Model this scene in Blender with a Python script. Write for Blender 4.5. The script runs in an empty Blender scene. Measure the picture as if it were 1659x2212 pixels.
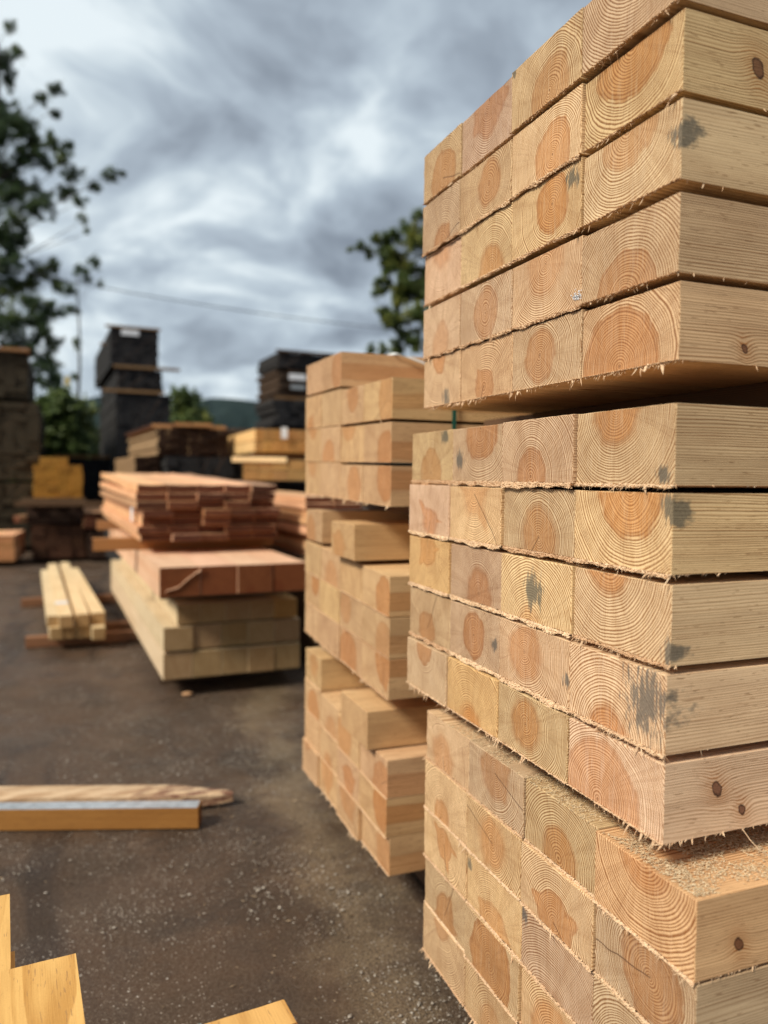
import bpy, bmesh, math, random
from mathutils import Matrix, Vector, noise
R = random.Random(7)
C = bpy.context.scene.collection
SC = bpy.context.scene
rad = math.radians

# ------------------------------------------------------------------ camera
EYE = 1.42
yaw, pitch, roll = rad(21.2), rad(-2.6), rad(0.6)
fwd = Vector((math.sin(yaw)*math.cos(pitch), math.cos(yaw)*math.cos(pitch), math.sin(pitch)))
rt0 = Vector((math.cos(yaw), -math.sin(yaw), 0)); up0 = rt0.cross(fwd)
rt = rt0*math.cos(roll) + up0*math.sin(roll)
up = -rt0*math.sin(roll) + up0*math.cos(roll)
cd = bpy.data.cameras.new('camera'); cam = bpy.data.objects.new('camera', cd); C.objects.link(cam)
M = Matrix((rt, up, -fwd)).transposed().to_4x4(); M.translation = (0, 0, EYE); cam.matrix_world = M
cd.sensor_fit = 'VERTICAL'; cd.sensor_height = 36; cd.lens = 1661/2212*36
cd.clip_start = 0.02; cd.clip_end = 2000
cd.dof.use_dof = True; cd.dof.focus_distance = 1.45; cd.dof.aperture_fstop = 1.9; cd.dof.aperture_blades = 0
SC.camera = cam

# ------------------------------------------------------------------ node helper
class N:
    def __init__(s, tree): s.t = tree; s.l = tree.links
    def node(s, typ, ins=None, **kw):
        n = s.t.nodes.new(typ)
        for k, v in kw.items(): setattr(n, k, v)
        for k, v in (ins or {}).items(): s.put(n.inputs[k], v)
        return n
    def put(s, sock, v):
        if isinstance(v, bpy.types.NodeSocket): s.l.new(v, sock)
        elif v is not None:
            try: sock.default_value = v
            except Exception: sock.default_value = (*v, 1)
    def m(s, op, a, b=None, c=None, clamp=False):
        n = s.node('ShaderNodeMath', operation=op, use_clamp=clamp)
        for i, v in enumerate((a, b, c)):
            if v is not None: s.put(n.inputs[i], v)
        return n.outputs[0]
    def v(s, op, a, b=None, scale=None):
        n = s.node('ShaderNodeVectorMath', operation=op); s.put(n.inputs[0], a)
        if b is not None: s.put(n.inputs[1], b)
        if scale is not None: s.put(n.inputs['Scale'], scale)
        return n.outputs['Value'] if op in ('LENGTH', 'DOT_PRODUCT', 'DISTANCE') else n.outputs[0]
    def xyz(s, a):
        n = s.node('ShaderNodeSeparateXYZ', {0: a}); return n.outputs
    def comb(s, x, y, z): return s.node('ShaderNodeCombineXYZ', {0: x, 1: y, 2: z}).outputs[0]
    def mix(s, f, a, b, mode='MIX', clamp=True):
        n = s.node('ShaderNodeMix', data_type='RGBA', blend_type=mode, clamp_factor=clamp)
        s.put(n.inputs[0], f); s.put(n.inputs[6], a if isinstance(a, bpy.types.NodeSocket) else (*a[:3], 1)); s.put(n.inputs[7], b if isinstance(b, bpy.types.NodeSocket) else (*b[:3], 1))
        return n.outputs[2]
    def noise(s, vec, scale, detail=2, rough=.5, dist=0, dim='3D', w=None, col=False):
        n = s.node('ShaderNodeTexNoise', {'Scale': scale, 'Detail': detail, 'Roughness': rough, 'Distortion': dist}, noise_dimensions=dim)
        if vec is not None: s.put(n.inputs['Vector'], vec)
        if w is not None: s.put(n.inputs['W'], w)
        return n.outputs[1 if col else 0]
    def ramp(s, f, a, b, lo=0., hi=1.):   # smooth map
        n = s.node('ShaderNodeMapRange', {0: f, 1: a, 2: b, 3: lo, 4: hi}, interpolation_type='SMOOTHSTEP'); return n.outputs[0]
    def attr(s, name, typ='OBJECT'):
        return s.node('ShaderNodeAttribute', attribute_name=name, attribute_type=typ).outputs

# ------------------------------------------------------------------ world: overcast, broken cloud
W = bpy.data.worlds.new('World'); SC.world = W; W.use_nodes = True; W.node_tree.nodes.clear()
n = N(W.node_tree)
SUN_EL, SUN_AZ = rad(42), rad(250)            # azimuth clockwise from +Y
nish = n.node('ShaderNodeTexSky', sky_type='NISHITA', sun_disc=False, sun_elevation=SUN_EL, sun_rotation=SUN_AZ).outputs[0]
nish = n.mix(1, nish, (.1, .1, .1), 'MULTIPLY', clamp=False)
g = n.node('ShaderNodeTexCoord').outputs['Generated']
gx, gy, gz = n.xyz(g)
den = n.m('ADD', n.m('MAXIMUM', gz, 0.0), .32)
pv = n.comb(n.m('DIVIDE', gx, den), n.m('DIVIDE', gy, den), n.m('MULTIPLY', gz, .6))
wob = n.v('SCALE', n.v('SUBTRACT', n.noise(pv, 1.6, 3, .5, col=True), (.5, .5, .5)), scale=.5)
pw = n.v('ADD', pv, wob)
big = n.noise(n.v('ADD', pw, (3.1, 7.3, 1.2)), 1.5, 2, .45)
med = n.noise(n.v('ADD', pw, (9.1, 2.3, 4.2)), 3.4, 4, .5, .15)
fine = n.noise(n.v('ADD', pw, (1.1, 5.3, 2.2)), 10.0, 4, .5)
cl = n.m('ADD', n.m('ADD', n.m('MULTIPLY', big, .50), n.m('MULTIPLY', med, .60)), n.m('MULTIPLY', fine, .27))   # about .6 on average
# a brighter break in the cloud deck, ahead to the left
cloud_break = n.v('DOT_PRODUCT', g, (-.13, .93, .34))
cl = n.m('ADD', n.m('SUBTRACT', cl, .635), n.m('MULTIPLY', n.ramp(cloud_break, .84, 1.0), .11))
cr = n.node('ShaderNodeValToRGB', {0: n.m('ADD', n.m('MULTIPLY', cl, 3.3), .175)}); cr.color_ramp.interpolation = 'B_SPLINE'; e = cr.color_ramp.elements
e[0].position = .0; e[0].color = (.20, .235, .285, 1)
e[1].position = 1.0; e[1].color = (.84, .92, .95, 1)
k = e.new(.30); k.color = (.33, .385, .45, 1)
k = e.new(.55); k.color = (.43, .505, .58, 1)
k = e.new(.78); k.color = (.58, .67, .73, 1)
skyc = n.mix(.94, nish, cr.outputs[0])
bg = n.node('ShaderNodeBackground', {0: skyc, 1: 1.0})
n.l.new(bg.outputs[0], n.node('ShaderNodeOutputWorld').inputs[0])

sd = bpy.data.lights.new('sun', 'SUN'); sd.energy = 4.1; sd.angle = rad(14); sd.color = (1, .935, .82)
sun = bpy.data.objects.new('sun', sd); C.objects.link(sun)
sv = Vector((math.sin(SUN_AZ)*math.cos(SUN_EL), math.cos(SUN_AZ)*math.cos(SUN_EL), math.sin(SUN_EL)))
sun.rotation_euler = sv.to_track_quat('Z', 'Y').to_euler()
vs = SC.view_settings; vs.view_transform = 'Standard'; vs.look = 'None'; vs.gamma = 1; vs.use_curve_mapping = False; vs.exposure = 0.10
SC.cycles.max_bounces = 6; SC.cycles.diffuse_bounces = 4; SC.cycles.use_denoising = True

# ------------------------------------------------------------------ materials
def newmat(name):
    m = bpy.data.materials.new(name); m.use_nodes = True; m.node_tree.nodes.clear()
    return m, N(m.node_tree)
def finish(n, col, rough, normal=None, spec=.3, **kw):
    b = n.node('ShaderNodeBsdfPrincipled', {'Base Color': col, 'Roughness': rough, 'Specular IOR Level': spec})
    for k, v in kw.items(): n.put(b.inputs[k], v)
    if normal is not None: n.put(b.inputs['Normal'], normal)
    n.l.new(b.outputs[0], n.node('ShaderNodeOutputMaterial').inputs[0]); return b
def bump(n, h, s, d, prev=None):
    b = n.node('ShaderNodeBump', {'Strength': s, 'Distance': d, 'Height': h})
    if prev is not None: n.put(b.inputs['Normal'], prev)
    return b.outputs[0]

def wood_mat(name, early, late, heart_e, heart_l, end_mul=(1, 1, 1), contrast=1., fine=True, patch=.12):
    """solid wood: growth rings round a pith, seen as rings on the ends and as grain on the faces.
    object properties: pith (y, z, heart radius), grain (ring spacing, seed, star), tint, stain (y, z, r), knot / knot2 (x, z, r)"""
    m, n = newmat(name)
    P = n.node('ShaderNodeTexCoord').outputs['Object']; nor = n.node('ShaderNodeTexCoord').outputs['Normal']
    px, py, pz = n.xyz(P)
    a = n.attr('pith'); ay, az, hr = n.xyz(a['Vector'])
    gs = n.xyz(n.attr('grain')['Vector'])
    seedv = n.comb(n.m('MULTIPLY', gs[1], 13.7), gs[1], n.m('MULTIPLY', gs[1], 5.3))
    ps = n.v('ADD', P, seedv)
    low = n.v('MULTIPLY', ps, (.9, 5, 5))
    wl = n.xyz(n.v('SUBTRACT', n.noise(low, 1, 2, .5, col=True), (.5, .5, .5)))
    mid = n.v('MULTIPLY', ps, (5, 26, 26))
    wm = n.xyz(n.v('SUBTRACT', n.noise(mid, 1, 2, .5, col=True), (.5, .5, .5)))
    drift = n.m('MULTIPLY', n.m('SINE', n.m('ADD', n.m('MULTIPLY', px, 1.7), gs[1])), .012)
    qy = n.m('ADD', n.m('ADD', n.m('SUBTRACT', py, ay), n.m('MULTIPLY', wl[1], .032)), n.m('MULTIPLY', wm[1], .006))
    qz = n.m('ADD', n.m('ADD', n.m('ADD', n.m('SUBTRACT', pz, az), drift), n.m('MULTIPLY', wl[2], .032)), n.m('MULTIPLY', wm[2], .006))
    r = n.m('SQRT', n.m('ADD', n.m('MULTIPLY', qy, qy), n.m('MULTIPLY', qz, qz)))
    th = n.m('ARCTAN2', qz, qy)
    # knots on the -y face: the grain runs round them
    km = None; halo = None; kru = None
    side = n.m('LESS_THAN', py, -.03)
    for kn in ('knot', 'knot2'):
        kx, kz, kr = n.xyz(n.attr(kn)['Vector'])
        dx = n.m('SUBTRACT', px, kx); dz = n.m('SUBTRACT', pz, kz)
        dx2 = n.m('ADD', n.m('MULTIPLY', dx, 1.0), n.m('MULTIPLY', dz, .25))
        d = n.m('SQRT', n.m('ADD', n.m('MULTIPLY', dx2, dx2), n.m('MULTIPLY', n.m('MULTIPLY', dz, dz), .6)))
        dd = n.m('ADD', d, n.m('ADD', n.m('MULTIPLY', wm[0], .008), n.m('MULTIPLY', n.m('SUBTRACT', n.noise(ps, 110, 2), .5), .006)))
        krr = n.m('MAXIMUM', kr, .0001)
        u = n.m('DIVIDE', dd, krr)
        on = n.m('MULTIPLY', side, n.m('GREATER_THAN', kr, .0005))
        k1 = n.m('MULTIPLY', n.ramp(u, .9, 1.12, 1, 0), on)
        k2 = n.m('MULTIPLY', n.m('EXPONENT', n.m('MULTIPLY', n.m('MULTIPLY', u, u), -.13)), on)
        r = n.m('ADD', r, n.m('MULTIPLY', n.m('MULTIPLY', k2, krr), 1.6))
        kru = u if kru is None else n.m('MINIMUM', kru, u)
        km = k1 if km is None else n.m('MAXIMUM', km, k1); halo = k2 if halo is None else n.m('MAXIMUM', halo, k2)
    star = n.m('MULTIPLY', n.m('POWER', n.m('MAXIMUM', n.m('COSINE', n.m('ADD', n.m('MULTIPLY', th, 2.5), gs[1])), 0.0), 9.0), gs[2])
    rside = n.m('MULTIPLY', n.m('ABSOLUTE', n.m('SUBTRACT', pz, az)), n.m('MULTIPLY', n.ramp(n.m('ABSOLUTE', n.xyz(nor)[0]), .55, .75, 1, 0), .7))
    r = n.m('ADD', r, rside)
    r1 = n.noise(None, 45, 1, .5, dim='1D', w=n.m('ADD', r, gs[1]))
    t = n.m('ADD', n.m('DIVIDE', r, gs[0]), n.m('MULTIPLY', r1, 1.6))
    fr = n.m('FRACT', t)
    cell = n.m('FLOOR', t)
    rv = n.node('ShaderNodeTexWhiteNoise', {'W': n.m('ADD', cell, gs[1])}, noise_dimensions='1D').outputs[0]
    latew = n.m('MULTIPLY', n.ramp(fr, .34, .80), n.ramp(fr, .90, 1.0, 1, 0))
    latew = n.m('MULTIPLY', latew, n.m('ADD', .80, n.m('MULTIPLY', rv, .5)))
    isend = n.ramp(n.m('ABSOLUTE', n.xyz(nor)[0]), .55, .75)
    if fine:
        fib = n.noise(n.v('MULTIPLY', ps, (14, 520, 520)), 1, 3, .6)
        endn = n.noise(n.v('MULTIPLY', ps, (1, 1, 1)), 420, 3, .65)
        saw = n.noise(n.v('MULTIPLY', ps, (20, 420, 16)), 1, 2, .6)
        # torn fibres: the ring lines on an end are ragged
        latew = n.m('MULTIPLY', latew, n.m('ADD', .55, n.m('MULTIPLY', n.mix(isend, fib, endn), .9)))
    latew = n.m('MULTIPLY', latew, n.mix(isend, n.m('MULTIPLY', n.ramp(n.noise(low, 1.3, 3, .6), .3, .65, .22, .62), contrast), (contrast, contrast, contrast)), clamp=True)
    hedge = n.m('ADD', n.m('ADD', n.m('MULTIPLY', hr, 1.2), star), n.m('MULTIPLY', wm[0], .026))
    soft = n.node('ShaderNodeTexWhiteNoise', {'W': n.m('ADD', gs[1], 3.3)}, noise_dimensions='1D').outputs[0]
    sw = n.m('ADD', .0015, n.m('MULTIPLY', n.m('MULTIPLY', soft, soft), .016))
    hm = n.ramp(n.m('DIVIDE', n.m('SUBTRACT', r, hedge), sw), -1, 1, 1, 0)
    # rays: faint lighter and darker sectors, and small drying checks
    thv = n.m('ADD', n.m('MULTIPLY', th, 1.0), gs[1])
    ray = n.noise(None, 3.2, 4, .75, dim='1D', w=thv); rayf = n.noise(None, 26, 2, .6, dim='1D', w=thv)
    rim = n.ramp(n.m('ABSOLUTE', n.m('ADD', n.m('SUBTRACT', r, hedge), .004)), .001, .006, .35, 0)
    sap = n.mix(latew, early, late)
    hrt = n.mix(n.m('MULTIPLY', latew, .8), heart_e, heart_l)
    hrt = n.mix(rim, hrt, tuple(c*.8 for c in heart_l))
    hrand = n.node('ShaderNodeTexWhiteNoise', {'W': gs[1]}, noise_dimensions='1D').outputs[0]
    hstr = n.m('MULTIPLY', n.m('ADD', n.ramp(n.m('ABSOLUTE', n.xyz(nor)[2]), .5, .8, .75, .2), n.m('MULTIPLY', isend, .25)), n.m('ADD', .50, n.m('MULTIPLY', hrand, .5)))
    col = n.mix(n.m('MULTIPLY', hm, hstr), sap, hrt)
    col = n.mix(n.m('MULTIPLY', n.ramp(ray, .42, .68, 0, .40), isend), col, n.mix(1, col, (.70, .60, .52), 'MULTIPLY'))
    col = n.mix(n.m('MULTIPLY', n.m('MULTIPLY', n.ramp(rayf, .66, .74, 0, .35), isend), n.ramp(r, .01, .05)), col, (.30, .17, .09))
    # broad patches of tone, resin and damp
    pat = n.noise(n.v('MULTIPLY', ps, (2.5, 11, 11)), 1, 4, .6)
    col = n.mix(n.ramp(pat, .35, .7, 0, patch*2.4), col, tuple(c*.74*q for c, q in zip(late, (1, .92, .82))))
    if fine:
        col = n.mix(n.ramp(endn, .3, .75, .0, .30), col, n.mix(1, col, (.74, .66, .58), 'MULTIPLY'))
        col = n.mix(n.m('MULTIPLY', n.ramp(saw, .45, .7, 0, .22), isend), col, (.86, .70, .50))
        col = n.mix(n.m('MULTIPLY', n.ramp(fib, .5, .8, 0, .3), n.m('SUBTRACT', 1.0, isend)), col, tuple(c*.7 for c in late))
        # short dark resin flecks on the faces
        fl = n.noise(n.v('MULTIPLY', ps, (38, 300, 300)), 1, 1, .4)
        col = n.mix(n.m('MULTIPLY', n.ramp(fl, .66, .74, 0, .6), n.m('SUBTRACT', 1.0, isend)), col, (.30, .17, .08))
        # radial check from the pith
        ck = n.m('ABSOLUTE', n.m('ADD', n.m('SUBTRACT', n.m('FRACT', n.m('DIVIDE', n.m('ADD', th, gs[1]), 6.2832)), .5), n.m('MULTIPLY', wm[0], .012)))
        ckm = n.m('MULTIPLY', n.ramp(n.m('MULTIPLY', ck, r), .00008, .0003, 1, 0), n.m('MULTIPLY', isend, n.ramp(gs[2], .001, .01, 0, .8)))
        col = n.mix(ckm, col, (.12, .06, .03))
        # pith dot
        col = n.mix(n.m('MULTIPLY', n.ramp(r, .0015, .003, .7, 0), isend), col, (.22, .11, .05))
    # blue-grey stain, streaky
    sy, sz, sr = n.xyz(n.attr('stain')['Vector'])
    dy = n.m('SUBTRACT', py, sy); dz = n.m('SUBTRACT', pz, sz)
    ds = n.m('SQRT', n.m('ADD', n.m('ADD', n.m('MULTIPLY', dy, dy), n.m('MULTIPLY', dz, dz)), n.m('MULTIPLY', n.m('MULTIPLY', px, px), .35)))
    sn = n.noise(n.v('MULTIPLY', ps, (14, 150, 28)), 1, 4, .65)
    sn2 = n.noise(n.v('MULTIPLY', ps, (60, 260, 60)), 1, 2, .6)
    sm = n.m('SUBTRACT', n.m('ADD', sn, n.m('MULTIPLY', sn2, .25)), n.m('DIVIDE', n.m('MULTIPLY', ds, .42), n.m('MAXIMUM', sr, .0001)))
    sm = n.m('MULTIPLY', n.ramp(sm, .32, .50), n.m('GREATER_THAN', sr, .0005))
    col = n.mix(n.m('MULTIPLY', sm, .85), col, n.mix(n.noise(ps, 300, 2), (.045, .05, .045), (.22, .20, .16)))
    # halo and knot
    col = n.mix(n.m('MULTIPLY', n.m('MULTIPLY', halo, n.m('ADD', latew, .35)), 1.0, clamp=True), col, (.40, .17, .05))
    kc = n.mix(n.noise(ps, 260, 3, .6), (.13, .06, .03), (.30, .15, .08))
    kc = n.mix(n.ramp(kru, .62, .95, 0, .9), kc, (.035, .015, .008))
    col = n.mix(km, col, kc)
    col = n.mix(isend, n.mix(1, col, (1.0, .955, .89), 'MULTIPLY'), n.mix(1, col, end_mul, 'MULTIPLY'))  # side faces tinted warmer to offset the blue sky light on them
    col = n.mix(1, col, n.attr('tint')['Color'], 'MULTIPLY')
    if fine:
        h = n.m('ADD', n.m('MULTIPLY', latew, .35), n.m('ADD', n.m('MULTIPLY', n.mix(isend, fib, endn), .6), n.m('MULTIPLY', n.m('MULTIPLY', saw, isend), .45)))
        nb = bump(n, h, .55, .0011)
    else:
        h = n.noise(n.v('MULTIPLY', ps, (12, 200, 200)), 1, 2, .6); nb = bump(n, h, .5, .0012)
    finish(n, col, .78, nb, .25)
    return m

PINE = wood_mat('fresh_pine', (.88, .675, .420), (.34, .170, .068), (.68, .365, .155), (.33, .125, .038), (.98, .95, .92), 1.2)
PALE = wood_mat('pale_green_pine', (.68, .545, .36), (.52, .385, .22), (.60, .45, .27), (.45, .31, .165), (.56, .45, .33), .7, False)
RED = wood_mat('red_fir', (.80, .475, .275), (.56, .27, .14), (.74, .39, .21), (.52, .235, .115), (.17, .10, .08), .8, False)
REDB = wood_mat('red_fir_dark_end', (.80, .52, .34), (.60, .33, .20), (.70, .38, .22), (.50, .22, .11), (.28, .135, .062), .9, False)
YEL = wood_mat('yellow_pine', (.80, .50, .175), (.50, .25, .06), (.70, .39, .12), (.46, .22, .055), (.60, .50, .33), .9, True, .12)
OLD = wood_mat('old_brown_timber', (.15, .095, .058), (.085, .05, .03), (.12, .07, .04), (.08, .045, .025), (.8, .8, .8), .8, False)
SOOT = wood_mat('black_stained_timber', (.030, .029, .029), (.017, .017, .018), (.026, .026, .028), (.016, .016, .018), (.8, .8, .85), .6, False)
TAN = wood_mat('weathered_tan_timber', (.33, .225, .125), (.20, .13, .07), (.27, .17, .09), (.17, .10, .055), (.12, .08, .07), .8, False)
MOSS = wood_mat('mossy_brown_timber', (.060, .046, .025), (.032, .024, .014), (.05, .038, .02), (.03, .022, .013), (.8, .8, .8), .8, False)

def plain(name, c, rough=.6, var=None, scale=20, **kw):
    m, n = newmat(name)
    col = c
    if var:
        P = n.node('ShaderNodeTexCoord').outputs['Object']
        col = n.mix(n.ramp(n.noise(P, scale, 4, .6), .3, .7), c, var)
    finish(n, col, rough, **kw); return m
PAPER = plain('white_paper', (.8, .82, .84), .5, (.68, .70, .73), 8)
GREENST = plain('green_strap', (.02, .10, .07), .4)
WHITEST = plain('white_strap', (.75, .77, .76), .4)
WET_SHEEN = plain('wet_sky_sheen', (.42, .45, .48), .22, (.30, .32, .34), 25, spec=.9)  # bluish sky reflection on wet wood, put into a grey base colour
BLUEP = plain('blue_paint', (.09, .32, .42), .6, (.13, .40, .50), 60)
YTAG = plain('yellow_plastic', (.55, .38, .03), .6)
WIREM = plain('black_cable', (.02, .02, .022), .6)

def fibre_mat(name, a, b, rough=.8):
    m, n = newmat(name)
    rnd = n.node('ShaderNodeNewGeometry').outputs['Random Per Island']
    P = n.node('ShaderNodeTexCoord').outputs['Object']
    t = n.m('ADD', n.m('MULTIPLY', rnd, .5), n.m('MULTIPLY', n.ramp(n.noise(P, 500, 3, .7), .3, .7), .5))
    finish(n, n.mix(t, a, b), rough, None, .2); return m
FIB = fibre_mat('torn_pine_fibre', (.46, .25, .12), (.88, .68, .45))
SAWD = fibre_mat('sawdust_grain', (.50, .36, .20), (.78, .62, .40))
CHIP = fibre_mat('pale_wood_chip', (.16, .13, .10), (.60, .54, .45))

def ground_mat():
    m, n = newmat('wet_dirty_tarmac')
    P = n.node('ShaderNodeTexCoord').outputs['Object']
    x, y, z = n.xyz(P)
    a = n.noise(P, .8, 5, .6, .4); b = n.noise(n.v('ADD', P, (7, 3, 0)), 3.5, 5, .6, .3); c = n.noise(P, 90, 4, .7); f = n.noise(P, 420, 3, .6)
    col = n.mix(n.ramp(a, .35, .65), (.040, .0235, .0135), (.084, .050, .029))
    col = n.mix(n.ramp(b, .38, .66, 0, .8), col, (.085, .047, .026))
    col = n.mix(n.ramp(n.noise(n.v('ADD', P, (1, 9, 0)), 1.6, 5, .65), .52, .66, 0, .75), col, (.030, .021, .016))
    col = n.mix(n.ramp(c, .35, .72, 0, .5), col, (.17, .125, .088))
    col = n.mix(n.ramp(f, .25, .45, .5, 0), col, (.03, .024, .02))
    # wheel tracks running up the yard
    tr = n.noise(n.v('MULTIPLY', n.v('ADD', P, n.v('SCALE', n.noise(P, .6, 2, col=True), scale=.5)), (3.2, .35, 1)), 1, 4, .6)
    col = n.mix(n.ramp(tr, .54, .66, 0, .6), col, (.030, .021, .016))
    # trodden sawdust, in drifts along the stacks
    dr = n.m('ADD', n.m('MULTIPLY', n.m('ABSOLUTE', n.m('SUBTRACT', x, n.m('ADD', .55, n.m('MULTIPLY', y, .10)))), -.9), n.noise(P, 2.6, 6, .7, .3))
    sp = n.m('MULTIPLY', n.ramp(dr, .26, .56), n.ramp(n.noise(P, 160, 3, .7), .38, .60))
    col = n.mix(n.m('MULTIPLY', sp, .75), col, (.30, .215, .125))
    # pale specks trodden in
    for sc, th, cc in ((95, .22, (.50, .43, .35)), (210, .26, (.40, .33, .25)), (48, .15, (.56, .51, .44))):
        vo = n.node('ShaderNodeTexVoronoi', {'Vector': P, 'Scale': sc, 'Randomness': 1.0}); rc = n.xyz(vo.outputs['Color'])
        keep = n.m('GREATER_THAN', n.m('ADD', rc[0], n.m('MULTIPLY', n.m('SUBTRACT', n.noise(P, 3, 4, .6), .5), 1.9)), .80)
        col = n.mix(n.m('MULTIPLY', n.m('MULTIPLY', n.ramp(vo.outputs['Distance'], th*.7, th*1.25, 1, 0), keep), .8), col, cc)
    rough = n.ramp(n.noise(P, 1.3, 4, .6), .42, .58, .34, .85)
    h = n.m('ADD', n.m('MULTIPLY', c, 1.0), n.m('ADD', n.m('MULTIPLY', f, .5), n.m('MULTIPLY', b, 2.0)))
    finish(n, col, rough, bump(n, h, .8, .006), .28); return m
GROUND = ground_mat()

def leaf_mat(name, dark, light, yel):
    m, n = newmat(name)
    rnd = n.node('ShaderNodeNewGeometry').outputs['Random Per Island']
    P = n.node('ShaderNodeTexCoord').outputs['Object']
    col = n.mix(rnd, dark, light)
    col = n.mix(n.ramp(n.noise(P, .9, 3, .6), .50, .68, 0, .8), col, yel)
    b = n.node('ShaderNodeBsdfPrincipled', {'Base Color': col, 'Roughness': .55})
    tr = n.node('ShaderNodeBsdfTranslucent', {'Color': col})
    mx = n.node('ShaderNodeMixShader', {0: .3, 1: b.outputs[0], 2: tr.outputs[0]})
    n.l.new(mx.outputs[0], n.node('ShaderNodeOutputMaterial').inputs[0]); return m
LEAF = leaf_mat('dark_leaf', (.028, .055, .022), (.070, .115, .038), (.15, .18, .035))
LEAF2 = leaf_mat('yellow_green_leaf', (.050, .085, .025), (.13, .18, .040), (.33, .33, .06))
BARK = plain('bark', (.05, .042, .034), .9, (.09, .075, .06), 12)
FOREST = plain('far_woodland', (.008, .020, .021), .9, (.016, .031, .029), .12)

# ------------------------------------------------------------------ object helpers
def mesh_obj(name, verts, faces, mat, parent=None, smooth=False):
    me = bpy.data.meshes.new(name); me.from_pydata(verts, [], faces); me.update()
    for m in (mat if isinstance(mat, (list, tuple)) else [mat]): me.materials.append(m)
    o = bpy.data.objects.new(name, me); C.objects.link(o)
    if parent is not None: o.parent = parent
    if smooth: me.polygons.foreach_set('use_smooth', [True]*len(me.polygons))
    return o
def tag(o, label=None, cat=None, group=None, kind=None):
    if label: o['label'] = label
    if cat: o['category'] = cat
    if group: o['group'] = group
    if kind: o['kind'] = kind
    return o
def empty(name, loc, rz=0, label=None, cat=None, group=None):
    o = bpy.data.objects.new(name, None); C.objects.link(o); o.location = loc; o.rotation_euler.z = rz
    return tag(o, label, cat, group)
def boxv(x0, x1, y0, y1, z0, z1, V, F):
    b = len(V)
    V += [(x0, y0, z0), (x1, y0, z0), (x1, y1, z0), (x0, y1, z0), (x0, y0, z1), (x1, y0, z1), (x1, y1, z1), (x0, y1, z1)]
    F += [tuple(b+i for i in q) for q in ((0, 3, 2, 1), (4, 5, 6, 7), (0, 1, 5, 4), (1, 2, 6, 5), (2, 3, 7, 6), (3, 0, 4, 7))]

def set_wood(o, pith=(0, 0, .05), grain=(.0042, 0, 0), tint=(1, 1, 1), stain=(0, 0, 0), knot=(0, 0, 0), knot2=(0, 0, 0)):
    for k, v in dict(pith=pith, grain=grain, tint=tint, stain=stain, knot=knot, knot2=knot2).items():
        o[k] = [float(q) for q in v]
def rand_wood(o, w, h, heart=.05, spacing=.0042, var=.08, rr=R):
    t = 1+rr.uniform(-var, var)
    set_wood(o, (rr.uniform(-.6, .6)*w, rr.choice((-1, 1))*rr.uniform(.0, 1.1)*h, heart*rr.uniform(.6, 1.2)), (spacing*rr.uniform(.8, 1.3), rr.uniform(0, 20), rr.choice((0, 0, 0, .02))),
             (t, t*rr.uniform(.97, 1.03), t*rr.uniform(.92, 1.06)))

def beam_mesh(L, w, h, nx=1, ny=14, nz=8, jit=.0007, warp=0, bev=.0012, rr=R):
    """sawn beam, end face at x = 0: its arrises are slightly ragged where the saw left them"""
    def loop(x, ins, j, dz=0, cup=0):
        pts = []
        hw, hh = w/2-ins, h/2-ins
        seq = [(-hw+2*hw*i/ny, -hh) for i in range(ny)] + [(hw, -hh+2*hh*i/nz) for i in range(nz)] + \
              [(hw-2*hw*i/ny, hh) for i in range(ny)] + [(-hw, hh-2*hh*i/nz) for i in range(nz)]
        for y, z in seq:
            pts.append((x+rr.uniform(-j, j)*.6, y+rr.uniform(-j, j), z+rr.uniform(-j, j)+dz+cup*(4*y*y/w/w)))
        return pts
    V, loops = [], []
    xs = [0]+[L*i/nx for i in range(1, nx)]+[L]
    cup = warp
    V += loop(0, bev, jit, 0, cup); V += loop(bev*1.3, 0, jit*.4, 0, cup)
    for i in range(1, nx): V += loop(L*i/nx, 0, .0003, warp*rr.uniform(-1, 1), cup*rr.uniform(-.5, 1))
    V += loop(L-bev, 0, 0, 0, cup); V += loop(L, bev, jit, 0, cup)
    nl = 2*(ny+nz); k = len(V)//nl; F = []
    for a in range(k-1):
        for i in range(nl):
            j2 = (i+1) % nl
            F.append((a*nl+i, (a+1)*nl+i, (a+1)*nl+j2, a*nl+j2))
    F.append(tuple(range(0, nl))); F.append(tuple((k-1)*nl+i for i in reversed(range(nl))))
    return V, F

def beam(name, loc, rz, L, w, h, mat, label=None, cat=None, group=None, parent=None, simple=False, rx=0, warp=0, nx=1, **kw):
    """loc = centre of the near end face; length along local +x"""
    if simple: V, F = beam_mesh(L, w, h, nx, 2 if not warp else 4, 1, .0004, warp, .002)
    else: V, F = beam_mesh(L, w, h, nx, **kw)
    o = mesh_obj(name, V, F, mat, parent); o.location = loc; o.rotation_euler = (rx, 0, rz)
    return tag(o, label, cat, group)

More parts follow.
